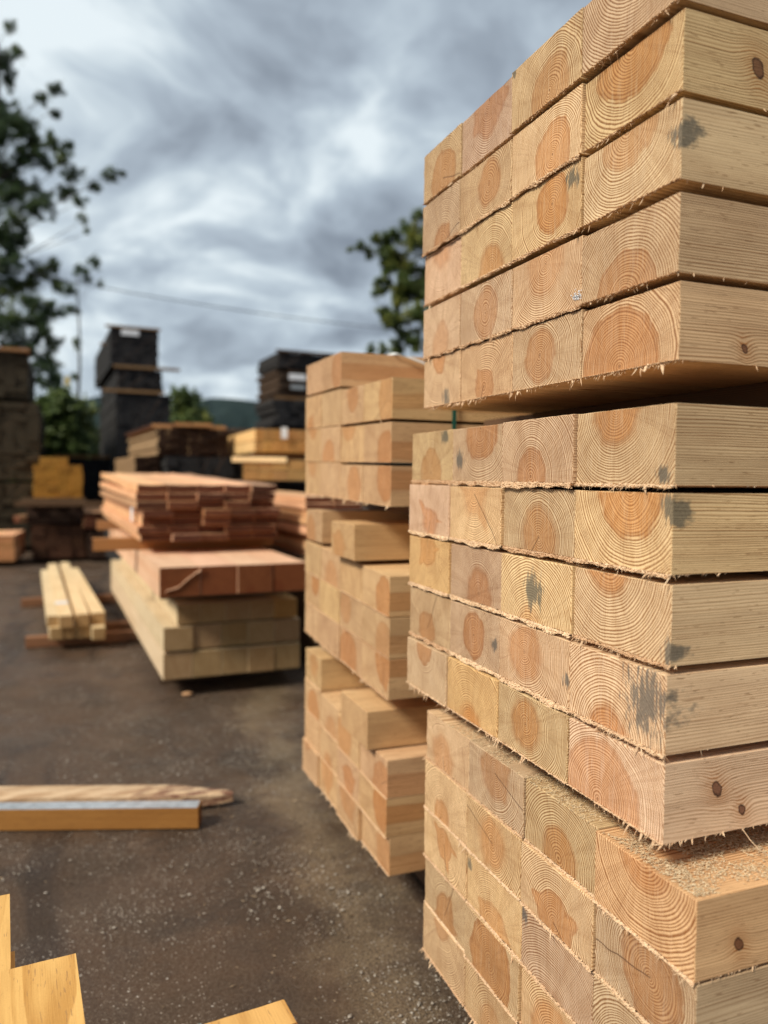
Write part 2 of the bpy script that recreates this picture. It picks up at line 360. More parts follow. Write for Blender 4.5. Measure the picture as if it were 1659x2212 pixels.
def fringe(parent, w, h, count, mat_gap=0, long_=.012, big=0, side=0, rr=R):
    """torn fibres left along the lower arris of the sawn end"""
    V, F = [], []
    def fibre(p, d, L, t):
        d = d.normalized(); s = d.cross(Vector((rr.uniform(-1, 1), rr.uniform(-1, 1), rr.uniform(-1, 1)))).normalized()*t; q = d.cross(s).normalized()*t*.5
        b = len(V); e = p+d*L*.6+Vector((0, 0, -L*.05)); f = p+d*L+Vector((rr.uniform(-.1, .1), rr.uniform(-.1, .1), rr.uniform(-.15, .02)))*L
        V.extend([tuple(p-s), tuple(p+s), tuple(p+q), tuple(e-s*.7), tuple(e+s*.7), tuple(e+q), tuple(f)])
        F.extend([(b, b+1, b+4, b+3), (b+1, b+2, b+5, b+4), (b+2, b, b+3, b+5), (b+3, b+4, b+6), (b+4, b+5, b+6), (b+5, b+3, b+6)])
    for i in range(count):
        y = rr.uniform(-w/2, w/2); k = noise.noise(Vector((y*14, h*50, count*.1)))
        if k < .02 and rr.random() < .85: continue
        L = min(rr.expovariate(1/(long_*.5))+.0015, long_*2.2)
        fibre(Vector((rr.uniform(-.0005, .004), y, -h/2+rr.uniform(-.001, .002))), Vector((rr.uniform(-.9, .15), rr.uniform(-.7, .7), rr.uniform(-1, -.1))), L, rr.uniform(.0003, .0011))
    bc = [rr.uniform(-w/2, w/2) for _ in range(2)]
    for i in range(big):
        y = max(-w/2, min(w/2, rr.gauss(rr.choice(bc), w*.09)))
        fibre(Vector((.001, y, -h/2+.001)), Vector((rr.uniform(-.8, -.1), rr.uniform(-.8, .5), rr.uniform(-1, -.3))), rr.uniform(.010, .024), rr.uniform(.0012, .0032))
    for i in range(side):
        x = rr.expovariate(1/.08)
        fibre(Vector((x, -w/2+.001, -h/2+.001)), Vector((rr.uniform(-1, .2), rr.uniform(-.4, 0), rr.uniform(-.5, -.15))), rr.uniform(.003, .012), rr.uniform(.0006, .0016))
    if mat_gap > 0:
        m = int(w/.0016); b = len(V); ph = rr.uniform(0, 50)
        for i in range(m+1):
            y = -w/2+w*i/m
            gq = mat_gap*(.75+.6*noise.noise(Vector((y*22, ph, 0))))
            for j in range(7):
                zz = -h/2+.0006-gq*j/6
                V.append((-.0012+rr.uniform(-.0034, .0024)+(.0012 if j in (0, 6) else 0), y+rr.uniform(-.0012, .0012), zz+rr.uniform(-.0008, .0008)))
        for i in range(m):
            for j in range(6):
                q = b+i*7+j; F.append((q, q+1, q+8, q+7))
    o = mesh_obj('torn_fibre_fringe', V, F, FIB, parent); o['kind'] = 'stuff'
    return o

# ------------------------------------------------------------------ the ground
def ground():
    xs = sorted(set([-700, -300, -120, -50, -25] + [-14+i*.5 for i in range(57)] + [25, 50, 120, 300, 700]))
    ys = sorted(set([-60, -20, -8] + [-4+i*.4 for i in range(60)] + [30, 50, 100, 200, 400, 900]))
    V = []
    for y in ys:
        for x in xs:
            z = -.004+.010*noise.noise(Vector((x*.35, y*.35, 2.))) if abs(x) < 14 and y < 20 else 0
            V.append((x, y, z-.004))
    nx = len(xs); F = [(j*nx+i, j*nx+i+1, (j+1)*nx+i+1, (j+1)*nx+i) for j in range(len(ys)-1) for i in range(nx-1)]
    o = mesh_obj('ground', V, F, GROUND, smooth=True); tag(o, 'wet brown dirty yard surface strewn with sawdust and chips', kind='structure')
    # far wooded hill
    V, F = [], []; X, Y = 110, 26
    for j in range(Y):
        for i in range(X):
            x = -260+i*6.; y = 235+j*8.
            t = j/(Y-1)
            h = 28*math.sin(min(1, t*4.2)*math.pi*.5)
            h *= 1+.10*math.sin(x*.02+1.)-.05*math.cos(x*.055)
            h += 3.2*noise.noise(Vector((x*.09, y*.09, 0)))+2.2*noise.noise(Vector((x*.3, y*.3, 5)))
            V.append((x+R.uniform(-1.5, 1.5), y+R.uniform(-1.5, 1.5), h-3.5))
    F = [(j*X+i, j*X+i+1, (j+1)*X+i+1, (j+1)*X+i) for j in range(Y-1) for i in range(X-1)]
    tag(mesh_obj('hill', V, F, FOREST), 'low dark green wooded hill on the horizon', kind='structure')
ground()

# ------------------------------------------------------------------ nearest tall stack: three packs of sawn beams
D1 = .82
ORD = ['leftmost', 'second from left', 'third from left', 'rightmost']
G1 = 'sawn beams in the tall nearest stack'
# columns 0 (far, left) .. 3 (near corner); tables: pith u, v (fractions of the end), heart radius, star
PK = {
 'top': dict(ys=[(1.850, 1.641), (1.639, 1.406), (1.404, 1.166), (1.164, .923)], h=.119, hc=.117,
   z=[2.123, 1.9945, 1.8665, 1.7295, 1.600], rows=['highest', 'second', 'third', 'fourth', 'lowest'],
   f=[[(.55, .2, .055, .01), (.55, 1.0, .06, .02), (.6, .25, .052, 0), (.6, 1.35, .04, 0)],
      [(.55, .0, .040, .012), (.6, .62, .040, .0), (.62, .15, .052, 0), (.52, 1.12, .072, .012)],
      [(.5, .95, .038, .01), (.62, .0, .048, 0), (.6, .55, .045, 0), (.5, 1.12, .056, 0)],
      [(.5, .2, .040, 0), (.5, .55, .046, 0), (.5, .85, .052, 0), (.5, .0, .066, 0)],
      [(.42, 1.0, .030, .0), (.5, .08, .034, .012), (.42, .5, .042, 0), (.42, .0, .082, 0)]]),
 'middle': dict(ys=[(1.918, 1.673), (1.671, 1.427), (1.425, 1.170), (1.168, .919)], h=.1215, hc=.1235,
   z=[1.4125, 1.2765, 1.1375, 1.0, .8615], rows=['highest', 'second', 'third', 'fourth', 'lowest'],
   f=[[(.5, .1, .050, 0), (.6, 1.05, .062, .0), (.45, .05, .044, 0), (.42, 1.1, .052, 0)],
      [(.55, .15, .034, .05), (.5, .85, .044, .05), (.55, .15, .052, .012), (.6, 1.02, .070, 0)],
      [(.5, .92, .042, .03), (.6, .1, .046, 0), (.45, -.05, .036, 0), (.38, 1.1, .048, 0)],
      [(.45, .3, .036, .01), (.5, .5, .046, 0), (.4, .6, .050, 0), (.45, -.12, .048, 0)],
      [(.45, 1.1, .042, 0), (.5, .0, .040, 0), (.42, .5, .042, 0), (.35, .0, .088, 0)]]),
 'bottom': dict(ys=[(1.800, 1.560), (1.558, 1.319), (1.317, 1.081), (1.079, .842)], h=.121, hc=.1195,
   z=[.6925, .565, .437, .309, .181], rows=['highest', 'second', 'third', 'fourth', 'lowest'],
   f=[[(.4, .15, .048, .01), (.5, .7, .050, .012), (.5, .15, .048, 0), (.5, 1.05, .050, 0)],
      [(.42, .0, .034, .01), (.5, .55, .045, .01), (.5, .12, .050, .025), (.6, .6, .060, .02)],
      [(.5, .5, .036, .03), (.5, -.1, .050, .02), (.45, -.3, .05, 0), (.4, .1, .055, 0)],
      [(.5, .3, .045, .02), (.5, .45, .078, 0), (.5, .2, .062, 0), (.5, .7, .05, 0)],
      [(.45, 1.1, .035, 0), (.5, .2, .04, 0), (.6, .4, .05, 0), (.5, .5, .05, 0)]]),
}
STAIN = {('top', 0, 2): (.11, .055, .016), ('top', 2, 3): (-.115, .01, .03), ('top', 2, 2): (-.09, .035, .03), ('top', 4, 0): (-.03, -.045, .035), ('middle', 0, 0): (-.08, .045, .03),
         ('middle', 0, 1): (.085, -.01, .035), ('middle', 0, 3): (-.10, -.045, .024), ('middle', 1, 3): (-.12, .04, .035), ('middle', 2, 3): (-.125, -.045, .035), ('middle', 2, 2): (.0, .0, .055),
         ('middle', 3, 3): (-.085, .01, .085), ('middle', 3, 2): (-.12, -.01, .02), ('middle', 3, 1): (-.10, .0, .025), ('bottom', 2, 2): (.11, .04, .025), ('bottom', 2, 1): (.11, .03, .02)}
KNOT = {('top', 1, 3): ((.145, .0, .011), (0, 0, 0)), ('top', 4, 3): ((.13, -.035, .006), (0, 0, 0)), ('middle', 4, 3): ((.105, .012, .0095), (.158, -.030, .007)),
        ('bottom', 0, 3): ((.083, -.02, .008), (0, 0, 0)), ('middle', 2, 3): ((.25, .05, .01), (0, 0, 0))}
LOOK = {('top', 0, 2): 'reddish heart', ('top', 1, 3): 'big side knot', ('top', 2, 3): 'grey side smear', ('top', 4, 0): 'fanned grey stain',
        ('top', 4, 1): 'knotted heart', ('top', 4, 3): 'wide heart', ('middle', 0, 0): 'arched orange heart', ('middle', 0, 1): 'smudged orange heart', ('middle', 0, 3): 'heart at its upper edge',
        ('middle', 1, 0): 'star shaped heart', ('middle', 1, 1): 'top star heart', ('middle', 1, 3): 'orange half heart', ('middle', 2, 2): 'black scribbled marks', ('middle', 2, 3): 'dark mould on its side',
        ('middle', 3, 3): 'grey brushy stains', ('middle', 4, 3): 'two side knots', ('middle', 4, 2): 'centred heart', ('bottom', 0, 3): 'dark red rings', ('bottom', 2, 0): 'star heart'}
rs = random.Random(21)
for pn, pk in PK.items():
    for ri, z0 in enumerate(pk['z']):
        for ci, (ya, yb) in enumerate(pk['ys']):
            fu, fv, hr, st = pk['f'][ri][ci]
            corner = ci == 3
            w = (ya-yb)-rs.uniform(.0006, .0022)
            h = (pk['hc'] if corner else pk['h']+.0015+rs.uniform(0, .0015)+(.0015 if pn == 'top' and ri > 1 else 0))
            if pn == 'bottom': h = pk['h']+(0 if corner else .002)
            dx = rs.uniform(-.004, .005)
            if pn == 'top': dx += .004*(ri-2)*.4
            loc = (D1+dx, (ya+yb)/2+rs.uniform(-.001, .001), z0+h/2)
            key = (pn, ri, ci)
            look = LOOK.get(key)
            row = pk['rows'][ri]
            place = f'{ORD[ci]}, {row} row of tallest stack\'s {pn} pack'
            lab = (f'beam with {look}, ' if look else 'beam, ')+place
            o = beam('timber_beam', loc, 0, 2.6, w, h, PINE, lab, 'timber beam', G1, rr=rs, jit=.0009)
            t = rs.choice((rs.uniform(.78, .90), rs.uniform(.95, 1.12))); tb = rs.uniform(.84, 1.08)
            tint = (t, t*rs.uniform(.95, 1.0), t*tb)
            if key == ('bottom', 0, 3): tint = (.97, .84, .74)
            if key in (('top', 4, 3), ('top', 4, 1)): tint = (.93, .86, .82)
            if key in (('middle', 2, 0), ('middle', 4, 1)): tint = (1.02, .93, .72)
            sp = rs.uniform(.0040, .0052) if not corner else rs.uniform(.0044, .0056)
            set_wood(o, ((.5-fu)*w, (fv-.5)*h, hr), (sp, rs.uniform(0, 20), st*.9), tint, STAIN.get(key, (0, 0, 0)), *KNOT.get(key, ((0, 0, 0), (0, 0, 0))))
            last = ri == 4
            gap = (.0130 if ci < 3 else .0075) if pn == 'middle' else (.0065 if pn == 'bottom' else (.0085 if ci < 3 and ri in (1, 2, 3) else .003))
            if last: gap = .0015
            if pn == 'top' and ri == 0: gap = .002
            fringe(o, w, h, {'top': 260, 'middle': 800, 'bottom': 450}[pn] if not last else 200, gap, .008 if corner or last else .005, big=(12 if last else 3 if corner else 1), side=(26 if corner and (pn, ri) in (('middle', 4), ('middle', 1), ('bottom', 0)) else 3 if corner else 0), rr=rs)
# bearers between and under the packs of the nearest stack
def bearer(x, y0, y1, z, w, h, mat, lab, rz=rad(90), tint=(1, 1, 1), group='cross bearers under and between packs', cat='bearer'):
    o = beam('bearer', (x, y0, z+h/2), rz, y1-y0, w, h, mat, lab, cat, group, simple=True)
    rand_wood(o, w, h, .02, .004, .1); o['tint'] = list(tint); return o
bearer(1.20, .70, 2.12, 1.5398, .10, .0585, OLD, 'dark mouldy bearer between top and middle packs of nearest stack', tint=(1, .9, .8))
bearer(2.75, .70, 2.0, 1.5398, .10, .0585, OLD, 'dark bearer at far end between top and middle packs of nearest stack')
bearer(1.17, .60, 2.00, .8145, .10, .0462, OLD, 'brown dusty bearer between middle and bottom packs of nearest stack', rz=rad(86), tint=(1.5, 1.3, 1.2))
bearer(2.75, .70, 1.95, .8145, .10, .0462, OLD, 'brown bearer at far end between middle and bottom packs of nearest stack')
bearer(1.20, .70, 1.95, .0, .12, .1795, OLD, 'dark bearer on the ground under nearest stack')
bearer(2.75, .70, 1.95, .0, .12, .1795, OLD, 'dark bearer on the ground under far end of nearest stack')
# thin laths keep the courses of each pack apart
# curled sliver hanging from the lowest beam of the middle pack
def tube(pts, r0, r1, name, mat, parent=None, seg=6):
    V, F = [], []
    for i, p in enumerate(pts):
        p = Vector(p); d = (Vector(pts[min(i+1, len(pts)-1)])-Vector(pts[max(i-1, 0)])).normalized()
        a = d.orthogonal().normalized(); b = d.cross(a); rr_ = r0+(r1-r0)*i/(len(pts)-1)
        for k in range(seg):
            an = 2*math.pi*k/seg; V.append(tuple(p+a*rr_*math.cos(an)+b*rr_*math.sin(an)))
    for i in range(len(pts)-1):
        for k in range(seg):
            F.append((i*seg+k, i*seg+(k+1) % seg, (i+1)*seg+(k+1) % seg, (i+1)*seg+k))
    F.append(tuple(range(seg))[::-1]); F.append(tuple((len(pts)-1)*seg+k for k in range(seg)))
    if name is None: return V, F
    return mesh_obj(name, V, F, mat, parent, True)
tag(tube([(.978, .918, .863), (.981, .905, .850), (.988, .893, .838), (.998, .885, .831), (1.012, .880, .828)], .0009, .0016, 'wood_sliver', FIB), 'pale curled sliver hanging under the two-knot beam at the right', 'sliver')

# loose flecks of white marking paint, scuffed onto the ends
V, F = [], []; rp = random.Random(8)
for i in range(70):
    y = -.108+rp.gauss(0, .005)*(1 if i % 3 else 1.6); z = -.050+abs(rp.gauss(0, .008)); s_ = rp.uniform(.0008, .0024); b = len(V); a = rp.uniform(0, 3)
    V += [(-.0012, y+math.cos(a+q*1.57)*s_, z+math.sin(a+q*1.57)*s_*.6) for q in range(4)]; F.append((b, b+3, b+2, b+1))
_b = [o for o in C.objects if 'third from left, fourth row' in (o.get('label') or '') and 'top pack' in o['label']][0]
o = mesh_obj('paint_fleck', V, F, PAPER, _b); o['kind'] = 'stuff'
# sawdust lying on the ledge of the bottom pack
def sawdust(name, area, z, count, label, size=(.0014, .0045), hump=None, seed=3):
    rr = random.Random(seed); V, F = [], []
    x0, x1, y0, y1 = area
    for i in range(count):
        x = x0+(x1-x0)*rr.random()**.8; y = rr.uniform(y0, y1)
        if noise.noise(Vector((x*16, y*16, seed)))+.35 < rr.random()*.9*(x-x0)/(x1-x0)+.0: continue
        if rr.random() < .75*max(0, 1-(y-y0)/.16)*(1 if x > .86 else 0): continue
        s = rr.uniform(*size); a = rr.uniform(0, 6.28); dx, dy = math.cos(a)*s, math.sin(a)*s
        w = s*rr.uniform(.15, .4); zz = z+rr.uniform(0, .0022)
        b = len(V)
        V += [(x-dx, y-dy, zz), (x-dy*w/s, y+dx*w/s, zz+rr.uniform(0, .0012)), (x+dx, y+dy, zz+rr.uniform(0, .002)), (x+dy*w/s, y-dx*w/s, zz+rr.uniform(-.0004, .001))]
        F += [(b, b+1, b+2, b+3)]
    return tag(mesh_obj(name, V, F, SAWD), label, kind='stuff')
sawdust('sawdust', (.822, 1.10, .85, 1.795), .8140, 60000, 'pale sawdust lying on the ledge of the bottom pack')

# ------------------------------------------------------------------ second stack, behind
D2 = .893
G2 = 'sawn beams in the second stack'
cols2 = [(3.250, 3.016), (3.014, 2.758), (2.756, 2.509), (2.507, 2.246)]
def beam2(ya, yb, z0, h, lab, dx=0, rx=0, fr=120, **kw):
    o = beam('timber_beam', (D2+dx+rs.uniform(-.003, .003), (ya+yb)/2, z0+h/2), 0, 2.6, ya-yb-.0015, h, PINE, lab, 'timber beam', G2, rr=rs, rx=rx, ny=8, nz=5)
    w = ya-yb; rand_wood(o, w, h, .066, .0042, .09, rs)
    t = o['tint']; o['tint'] = [t[0]*.90, t[1]*.83, t[2]*.74]  # whole stack tinted darker, standing in for the weaker light on it
    p = o['pith']; o['pith'] = [p[0]*.5, p[1]*.7, p[2]] if rs.random() < .8 else [p[0]*.8, rs.choice((-1, 1))*.16, .05]
    if yb < 2.3 or 'orange' in lab: o['pith'] = [-.085, rs.uniform(-.04, .04), .062]  # heartwood brought to the side face; its orange also stands for shade there
    if fr: fringe(o, w, h, fr, .0015, .006, 7 if fr > 100 else 1, rr=rs)
    return o
rowsB = ['lowest', 'second', 'third', 'fourth', 'fifth']
for ci, (ya, yb) in enumerate(cols2):
    t = 1-ci/3
    for ri in range(4 if ci == 0 else 3):
        z0 = .136+ri*(.1268+.0066*t)
        top_ = ri == 3
        beam2(ya, yb, z0, .1242+.0055*t, dx=rs.uniform(-.008, .010), fr=150 if ri == 0 else 60, lab=('beam standing alone on the left end, top of second stack\'s bottom pack' if top_ else f'pale beam, {ORD[ci]} in {rowsB[ri]} row up of second stack\'s bottom pack'))
beam2(2.622, 2.344, .5205, .125, 'loose beam lying askew on top of the second stack\'s bottom pack', dx=-.035, fr=0)
for ci, (ya, yb) in enumerate(cols2):
    for ri in range(3):
        z0 = .7145+.034*((ya+yb)/2-2.376)+ri*.1330
        beam2(ya, yb, z0, .129, f'pale beam, {ORD[ci]} in {rowsB[ri]} row up of second stack\'s middle pack', rx=.033, fr=150 if ri == 0 else 50)
beam2(2.749, 2.487, 1.131, .124, 'loose square beam jutting out on top of the second stack\'s middle pack', dx=-.035, fr=0)
beam2(3.241, 3.008, 1.147, .130, 'lone beam on left end, top of the second stack\'s middle pack', fr=0)
for ci, (ya, yb) in enumerate(cols2):
    for ri in range(4 if ci < 2 else 3):
        z0 = 1.330+.020*((ya+yb)/2-2.376)+ri*(.1385 if ri < 3 else .1405)
        beam2(ya, yb, z0, .1345 if ci < 2 and ri < 3 else .1275, (f'{"leftmost" if ci == 0 else "orange sided right-hand"} beam of the two on top of second stack' if ri == 3 else f'pale beam, {ORD[ci]} in {rowsB[ri]} row up of second stack\'s top pack'), rx=.02, fr=170 if ri == 0 else 50)
bearer(1.15, 2.20, 3.35, 0, .12, .134, OLD, 'dark bearer on the ground under second stack')
bearer(2.9, 2.20, 3.35, 0, .12, .134, OLD, 'dark bearer on the ground under far end of second stack')
bearer(1.25, 2.34, 3.27, .669, .09, .040, RED, 'reddish bearer between bottom and middle packs of second stack', tint=(.6, .5, .45))
bearer(2.9, 2.20, 3.3, .670, .09, .042, OLD, 'brown bearer at far end between bottom and middle packs of second stack')
bearer(1.22, 2.10, 3.30, 1.279, .10, .050, OLD, 'brown bearer between middle and top packs of second stack', tint=(1.3, 1.2, 1.1))
bearer(2.9, 2.20, 3.3, 1.279, .09, .050, OLD, 'brown bearer at far end between middle and top packs of second stack')
V, F = [], []; boxv(1.100, 1.114, 2.236, 2.2385, 1.33, 1.738, V, F); boxv(1.100, 1.114, 2.236, 2.760, 1.738, 1.7405, V, F)
tag(mesh_obj('strap', V, F, GREENST), 'green packing strap down the side of second stack', 'strap')
tag(tube([(1.09, 2.85, 1.893), (1.105, 2.750, 1.8915), (1.16, 2.746, 1.880), (1.235, 2.744, 1.858), (1.40, 2.742, 1.80)], .0045, .0045, 'strap', WHITEST), 'loose white strap over the topmost beam of second stack', 'strap')

# ------------------------------------------------------------------ red and pale stack in the middle distance
A3 = rad(2.6); EX = Vector((math.cos(A3), math.sin(A3), 0)); EY = Vector((-math.sin(A3), math.cos(A3), 0)); C3 = Vector((.446, 4.986, 0))
RZ = A3+rad(90)
def at3(ex, ey, z): p = C3+EX*ex+EY*ey; return (p.x, p.y, z)
r3 = random.Random(33)
def row3(z, h, edges, L, eyj, mat, name, lab, cat, grp, base=0, warp=0, heart=.05, var=.07, dz=0):
    out = []
    for i in range(len(edges)-1):
        a, b = edges[i], edges[i+1]; w = b-a-.003
        o = beam(name, at3((a+b)/2, base+r3.uniform(-eyj, eyj), z+h/2+r3.uniform(-dz, dz)), RZ, L, w, h, mat, lab(i), cat, grp, simple=True, warp=warp*r3.uniform(.3, 1.2) if warp else 0, nx=5 if warp else 1)
        rand_wood(o, w, h, heart, .006, var, r3); out.append(o)
    return out
O5 = ['leftmost', 'second from left', 'middle', 'fourth from left', 'rightmost']
GS = 'pale square sleepers under the red timber'
row3(.12, .170, [.0, .186, .372, .546, .724, .906], 4.2, .010, PALE, 'sleeper', lambda i: f'pale green sleeper, {O5[i]} in bottom row under the red timber', 'sleeper', GS)
row3(.306, .150, [.0, .187, .370, .548, .724, .904], 4.2, .012, PALE, 'sleeper', lambda i: f'pale green sleeper, {O5[i]} in middle row under the red timber', 'sleeper', GS)
t3 = row3(.471, .125, [.085, .235, .395, .557, .720, .881], 3.9, .012, PALE, 'sleeper', lambda i: f'pale green sleeper, {O5[i]} in top row under the red timber', 'sleeper', GS)
for o in t3[-1:]: o['tint'] = [1.12, .95, .62]
for kx in (.35, 3.4):
    bearer(*((C3+EX*-.03+EY*kx).xy), .0, 0, .1, .12, OLD, '') if False else None
def cross3(ey, ex0, ex1, z, w, h, mat, lab, tint=(1, 1, 1), grp='cross bearers in the red and pale stack'):
    o = beam('bearer', at3(ex0, ey, z+h/2), A3, ex1-ex0, w, h, mat, lab, 'bearer', grp, simple=True)
    rand_wood(o, w, h, .02, .005, .08, r3); o['tint'] = list(tint); return o
cross3(.45, .03, .90, 0, .10, .1185, OLD, 'dark bearer on the ground under near end of pale sleepers', (.7, .7, .7))
cross3(3.6, .03, .90, 0, .10, .1185, OLD, 'dark bearer on the ground under far end of pale sleepers', (.7, .7, .7))
cross3(.30, .02, .92, .597, .09, .078, OLD, 'short dark bearer between pale sleepers and thick red beams')
cross3(3.2, .02, .92, .597, .09, .078, OLD, 'bearer at far end between pale sleepers and thick red beams')
# thick red beams
tb = row3(.678, .182, [-.048, .199, .430, .655, .885], 3.9, .006, REDB, 'timber_beam', lambda i: ['thick red beam with a pale jagged crack across its end', 'thick red beam beside the cracked one, second from left', 'thick red beam, third from left above the pale sleepers', 'thick red beam, right end of row above the pale sleepers'][i], 'timber beam', 'thick red beams above the pale sleepers', base=-.19)
# the crack: a torn pale ridge across the left beam's end
cr_pts = [(.205, .852), (.198, .833), (.165, .818), (.135, .796), (.112, .778), (.090, .760), (.070, .740), (.040, .728), (.005, .722), (-.012, .712)]
V, F = [], []
for i, (ex, z) in enumerate(cr_pts):
    ww = [.010, .008, .003, .0025, .004, .0025, .003, .003, .002, .001][i]
    for q in ((0, ww), (-.010, 0), (0, -ww)):
        p = at3(ex+q[1]*.4, -.1975+q[0], z+q[1]); V.append(p)
for i in range(len(cr_pts)-1):
    b = i*3; F += [(b, b+1, b+4, b+3), (b+1, b+2, b+5, b+4)]
ck = mesh_obj('crack_edge', V, F, plain('torn_pale_fir', (.70, .42, .26), .8), tb[0]); ck.matrix_parent_inverse = (Matrix.Translation(tb[0].location) @ Matrix.Rotation(RZ, 4, 'Z')).inverted()
ck['label'] = 'pale torn edge running across the red end'
cross3(1.02, -.36, .98, .862, .10, .088, TAN, 'orange brown bearer sticking out left under the red planks', (1.35, .95, .62))
cross3(3.3, -.20, .98, .862, .10, .088, TAN, 'bearer at far end under the red planks', (1.4, 1.1, .9))
# red planks
GR = 'red planks on the bearer'
zr = .951
rn = ['lowest', 'second', 'third', 'fourth', 'fifth', 'sixth', 'topmost']
for ri in range(7):
    h = [.048, .050, .056, .052, .050, .050, .052][ri]
    off = [.02, .0, .03, .03, -.012, -.012, .0][ri]
    ed = [-.085+off, .125+off, .330+off, .525+off, .715+off, .905+off]
    row3(zr, h, ed, 3.8, .045, RED, 'plank', lambda i: f'rough red plank, {O5[i]} in {rn[ri]} row{" up" if 0 < ri < 6 else ""} of the red pile', 'plank', GR, base=.60, warp=.006 if ri > 4 else .002, var=.22)
    zr += h+.0065
for o in C.objects:
    if o.get('group') == GR and ('topmost' in o['label'] or 'sixth' in o['label']): o.rotation_euler.y = -rad(1.25 if 'topmost' in o['label'] else .6)
    if o.get('group') == GR and r3.random() < .3: t = o['tint']; o['tint'] = [t[0]*.72, t[1]*.75, t[2]*.8]
def label_sheet(loc, rz, w, h, lab, flat=False, parent=None, mat=PAPER):
    V, F = [], []; boxv(-w/2, w/2, -.001, .001, -h/2, h/2, V, F)
    o = mesh_obj('paper_label', V, F, mat); o.location = loc; o.rotation_euler = (rad(90) if flat else 0, 0, rz)
    return tag(o, lab, 'label', 'paper labels on timber packs')
label_sheet(at3(-.088, .98, 1.13), RZ, .13, .11, 'white paper label on the left side of the red plank pile')
# a second pile of red boards, behind to the right
for ri, (z, h, ex, ey) in enumerate([(.80, .055, 1.16, .1), (.862, .06, 1.14, .15), (.93, .05, 1.18, .2), (.985, .055, 1.10, .0), (1.06, .05, 1.10, .1), (1.115, .05, 1.12, .1), (1.17, .045, 1.10, .2), (1.22, .045, 1.13, .3)]):
    for cc in range(2):
        o = beam('plank', at3(ex+.11+cc*.23, ey+.3, z+h/2), RZ-rad(1.2), 3.3, .22, h, RED, f'red board, {["left", "right"][cc]} one in {["lowest", "second", "third", "fourth", "fifth", "sixth", "seventh", "topmost"][ri]} layer of the pile behind second stack', 'plank', 'red boards piled behind second stack', simple=True, warp=.003, nx=4)
        rand_wood(o, .22, h, .04, .006, .12, r3); t = o['tint']; o['tint'] = [t[0]*.9, t[1]*.92, t[2]*.9]
for i, ex in enumerate((1.30,)):
    o = beam('timber_beam', at3(1.33, .35, .40), RZ-rad(1.2), 3.2, .42, .79, OLD, 'old dark timber block carrying the rear red boards', 'timber beam', simple=True); rand_wood(o, .4, .7)

# ------------------------------------------------------------------ small pile of pale posts on the left
A4 = rad(3.6); P4 = Vector((-.285, 6.66, 0)); X4 = Vector((math.cos(A4), math.sin(A4), 0)); Y4 = Vector((-math.sin(A4), math.cos(A4), 0))
def at4(ex, ey, z): p = P4+X4*ex+Y4*ey; return (p.x, p.y, z)
G4 = 'pale posts in the small pile'
for i in range(4):
    o = beam('post', at4(.055+i*.104, [0, .01, -.01, -.12][i], .135), A4+rad(90), [3.4, 3.5, 3.4, 3.0][i], .098, .098, PALE, f'{["left", "second", "third", "right, furthest jutting"][i]} pale post in the bottom layer of the small pile', 'post', G4, simple=True)
    rand_wood(o, .1, .1, .02, .005, .06, r3); o['tint'] = [1.08, 1.08, 1.0]
o = beam('post', at4(.030, .05, .230), A4+rad(90), 3.3, .085, .085, PALE, 'low pale post at the left edge of the small pile', 'post', G4, simple=True); rand_wood(o, .1, .1, .02, .005); o['tint'] = [1.1, 1.12, 1.08]
for i, (ex, ey, L) in enumerate(((.125, -.05, 3.9), (.250, -.03, 4.0), (.375, .0, 3.3))):
    o = beam('post', at4(ex, ey, .236), A4+rad(90)-rad([0, .3, -.5][i]), L, .10, .10, PALE, f'{["pale top post with white label, left of three", "middle pale top post of the small pile", "right-hand pale top post of the small pile"][i]}', 'post', G4, simple=True)
    rand_wood(o, .1, .1, .02, .005, .05, r3); o['tint'] = [1.20, 1.17, 1.08]
lb = label_sheet(at4(.115, .62, .2885), A4, .10, .13, 'white paper label on top of the left pale post', flat=True)
for k, (ey, a, b, z) in enumerate(((.22, -.17, .80, 0), (2.35, -.22, .75, 0), (.62, .42, .74, 0))):
    o = beam('bearer', at4(a, ey, z+.042), A4+rad(-3+2*k), b-a, .09, .083, OLD, ['brown bearer under near end of the pale posts', 'brown bearer under far end of the pale posts', 'short brown batten lying right of the pale posts'][k], 'bearer', 'battens around the pale posts', simple=True)
    rand_wood(o, .09, .08); o['tint'] = [1.9, 1.5, 1.3]

# ------------------------------------------------------------------ timbers lying on the ground, left
AG = math.atan2(3.09-3.337, .415+.327)
o = beam('timber_baulk', (.424, 3.125, .0425), AG+rad(180), 1.7, .070, .083, YEL, 'brown square timber with grey sheen on its wet top lying on the ground', 'timber', simple=False, ny=3, nz=5)
set_wood(o, (.2, .1, .02), (.012, 3, 0), (.46, .36, .27), (.0, .03, .03)); 
V, F = [], []; boxv(.006, 1.69, -.033, .033, .0419, .0432, V, F); wf = mesh_obj('wet_top_sheen', V, F, WET_SHEEN, o)  # thin added sheet that carries the painted sky reflection
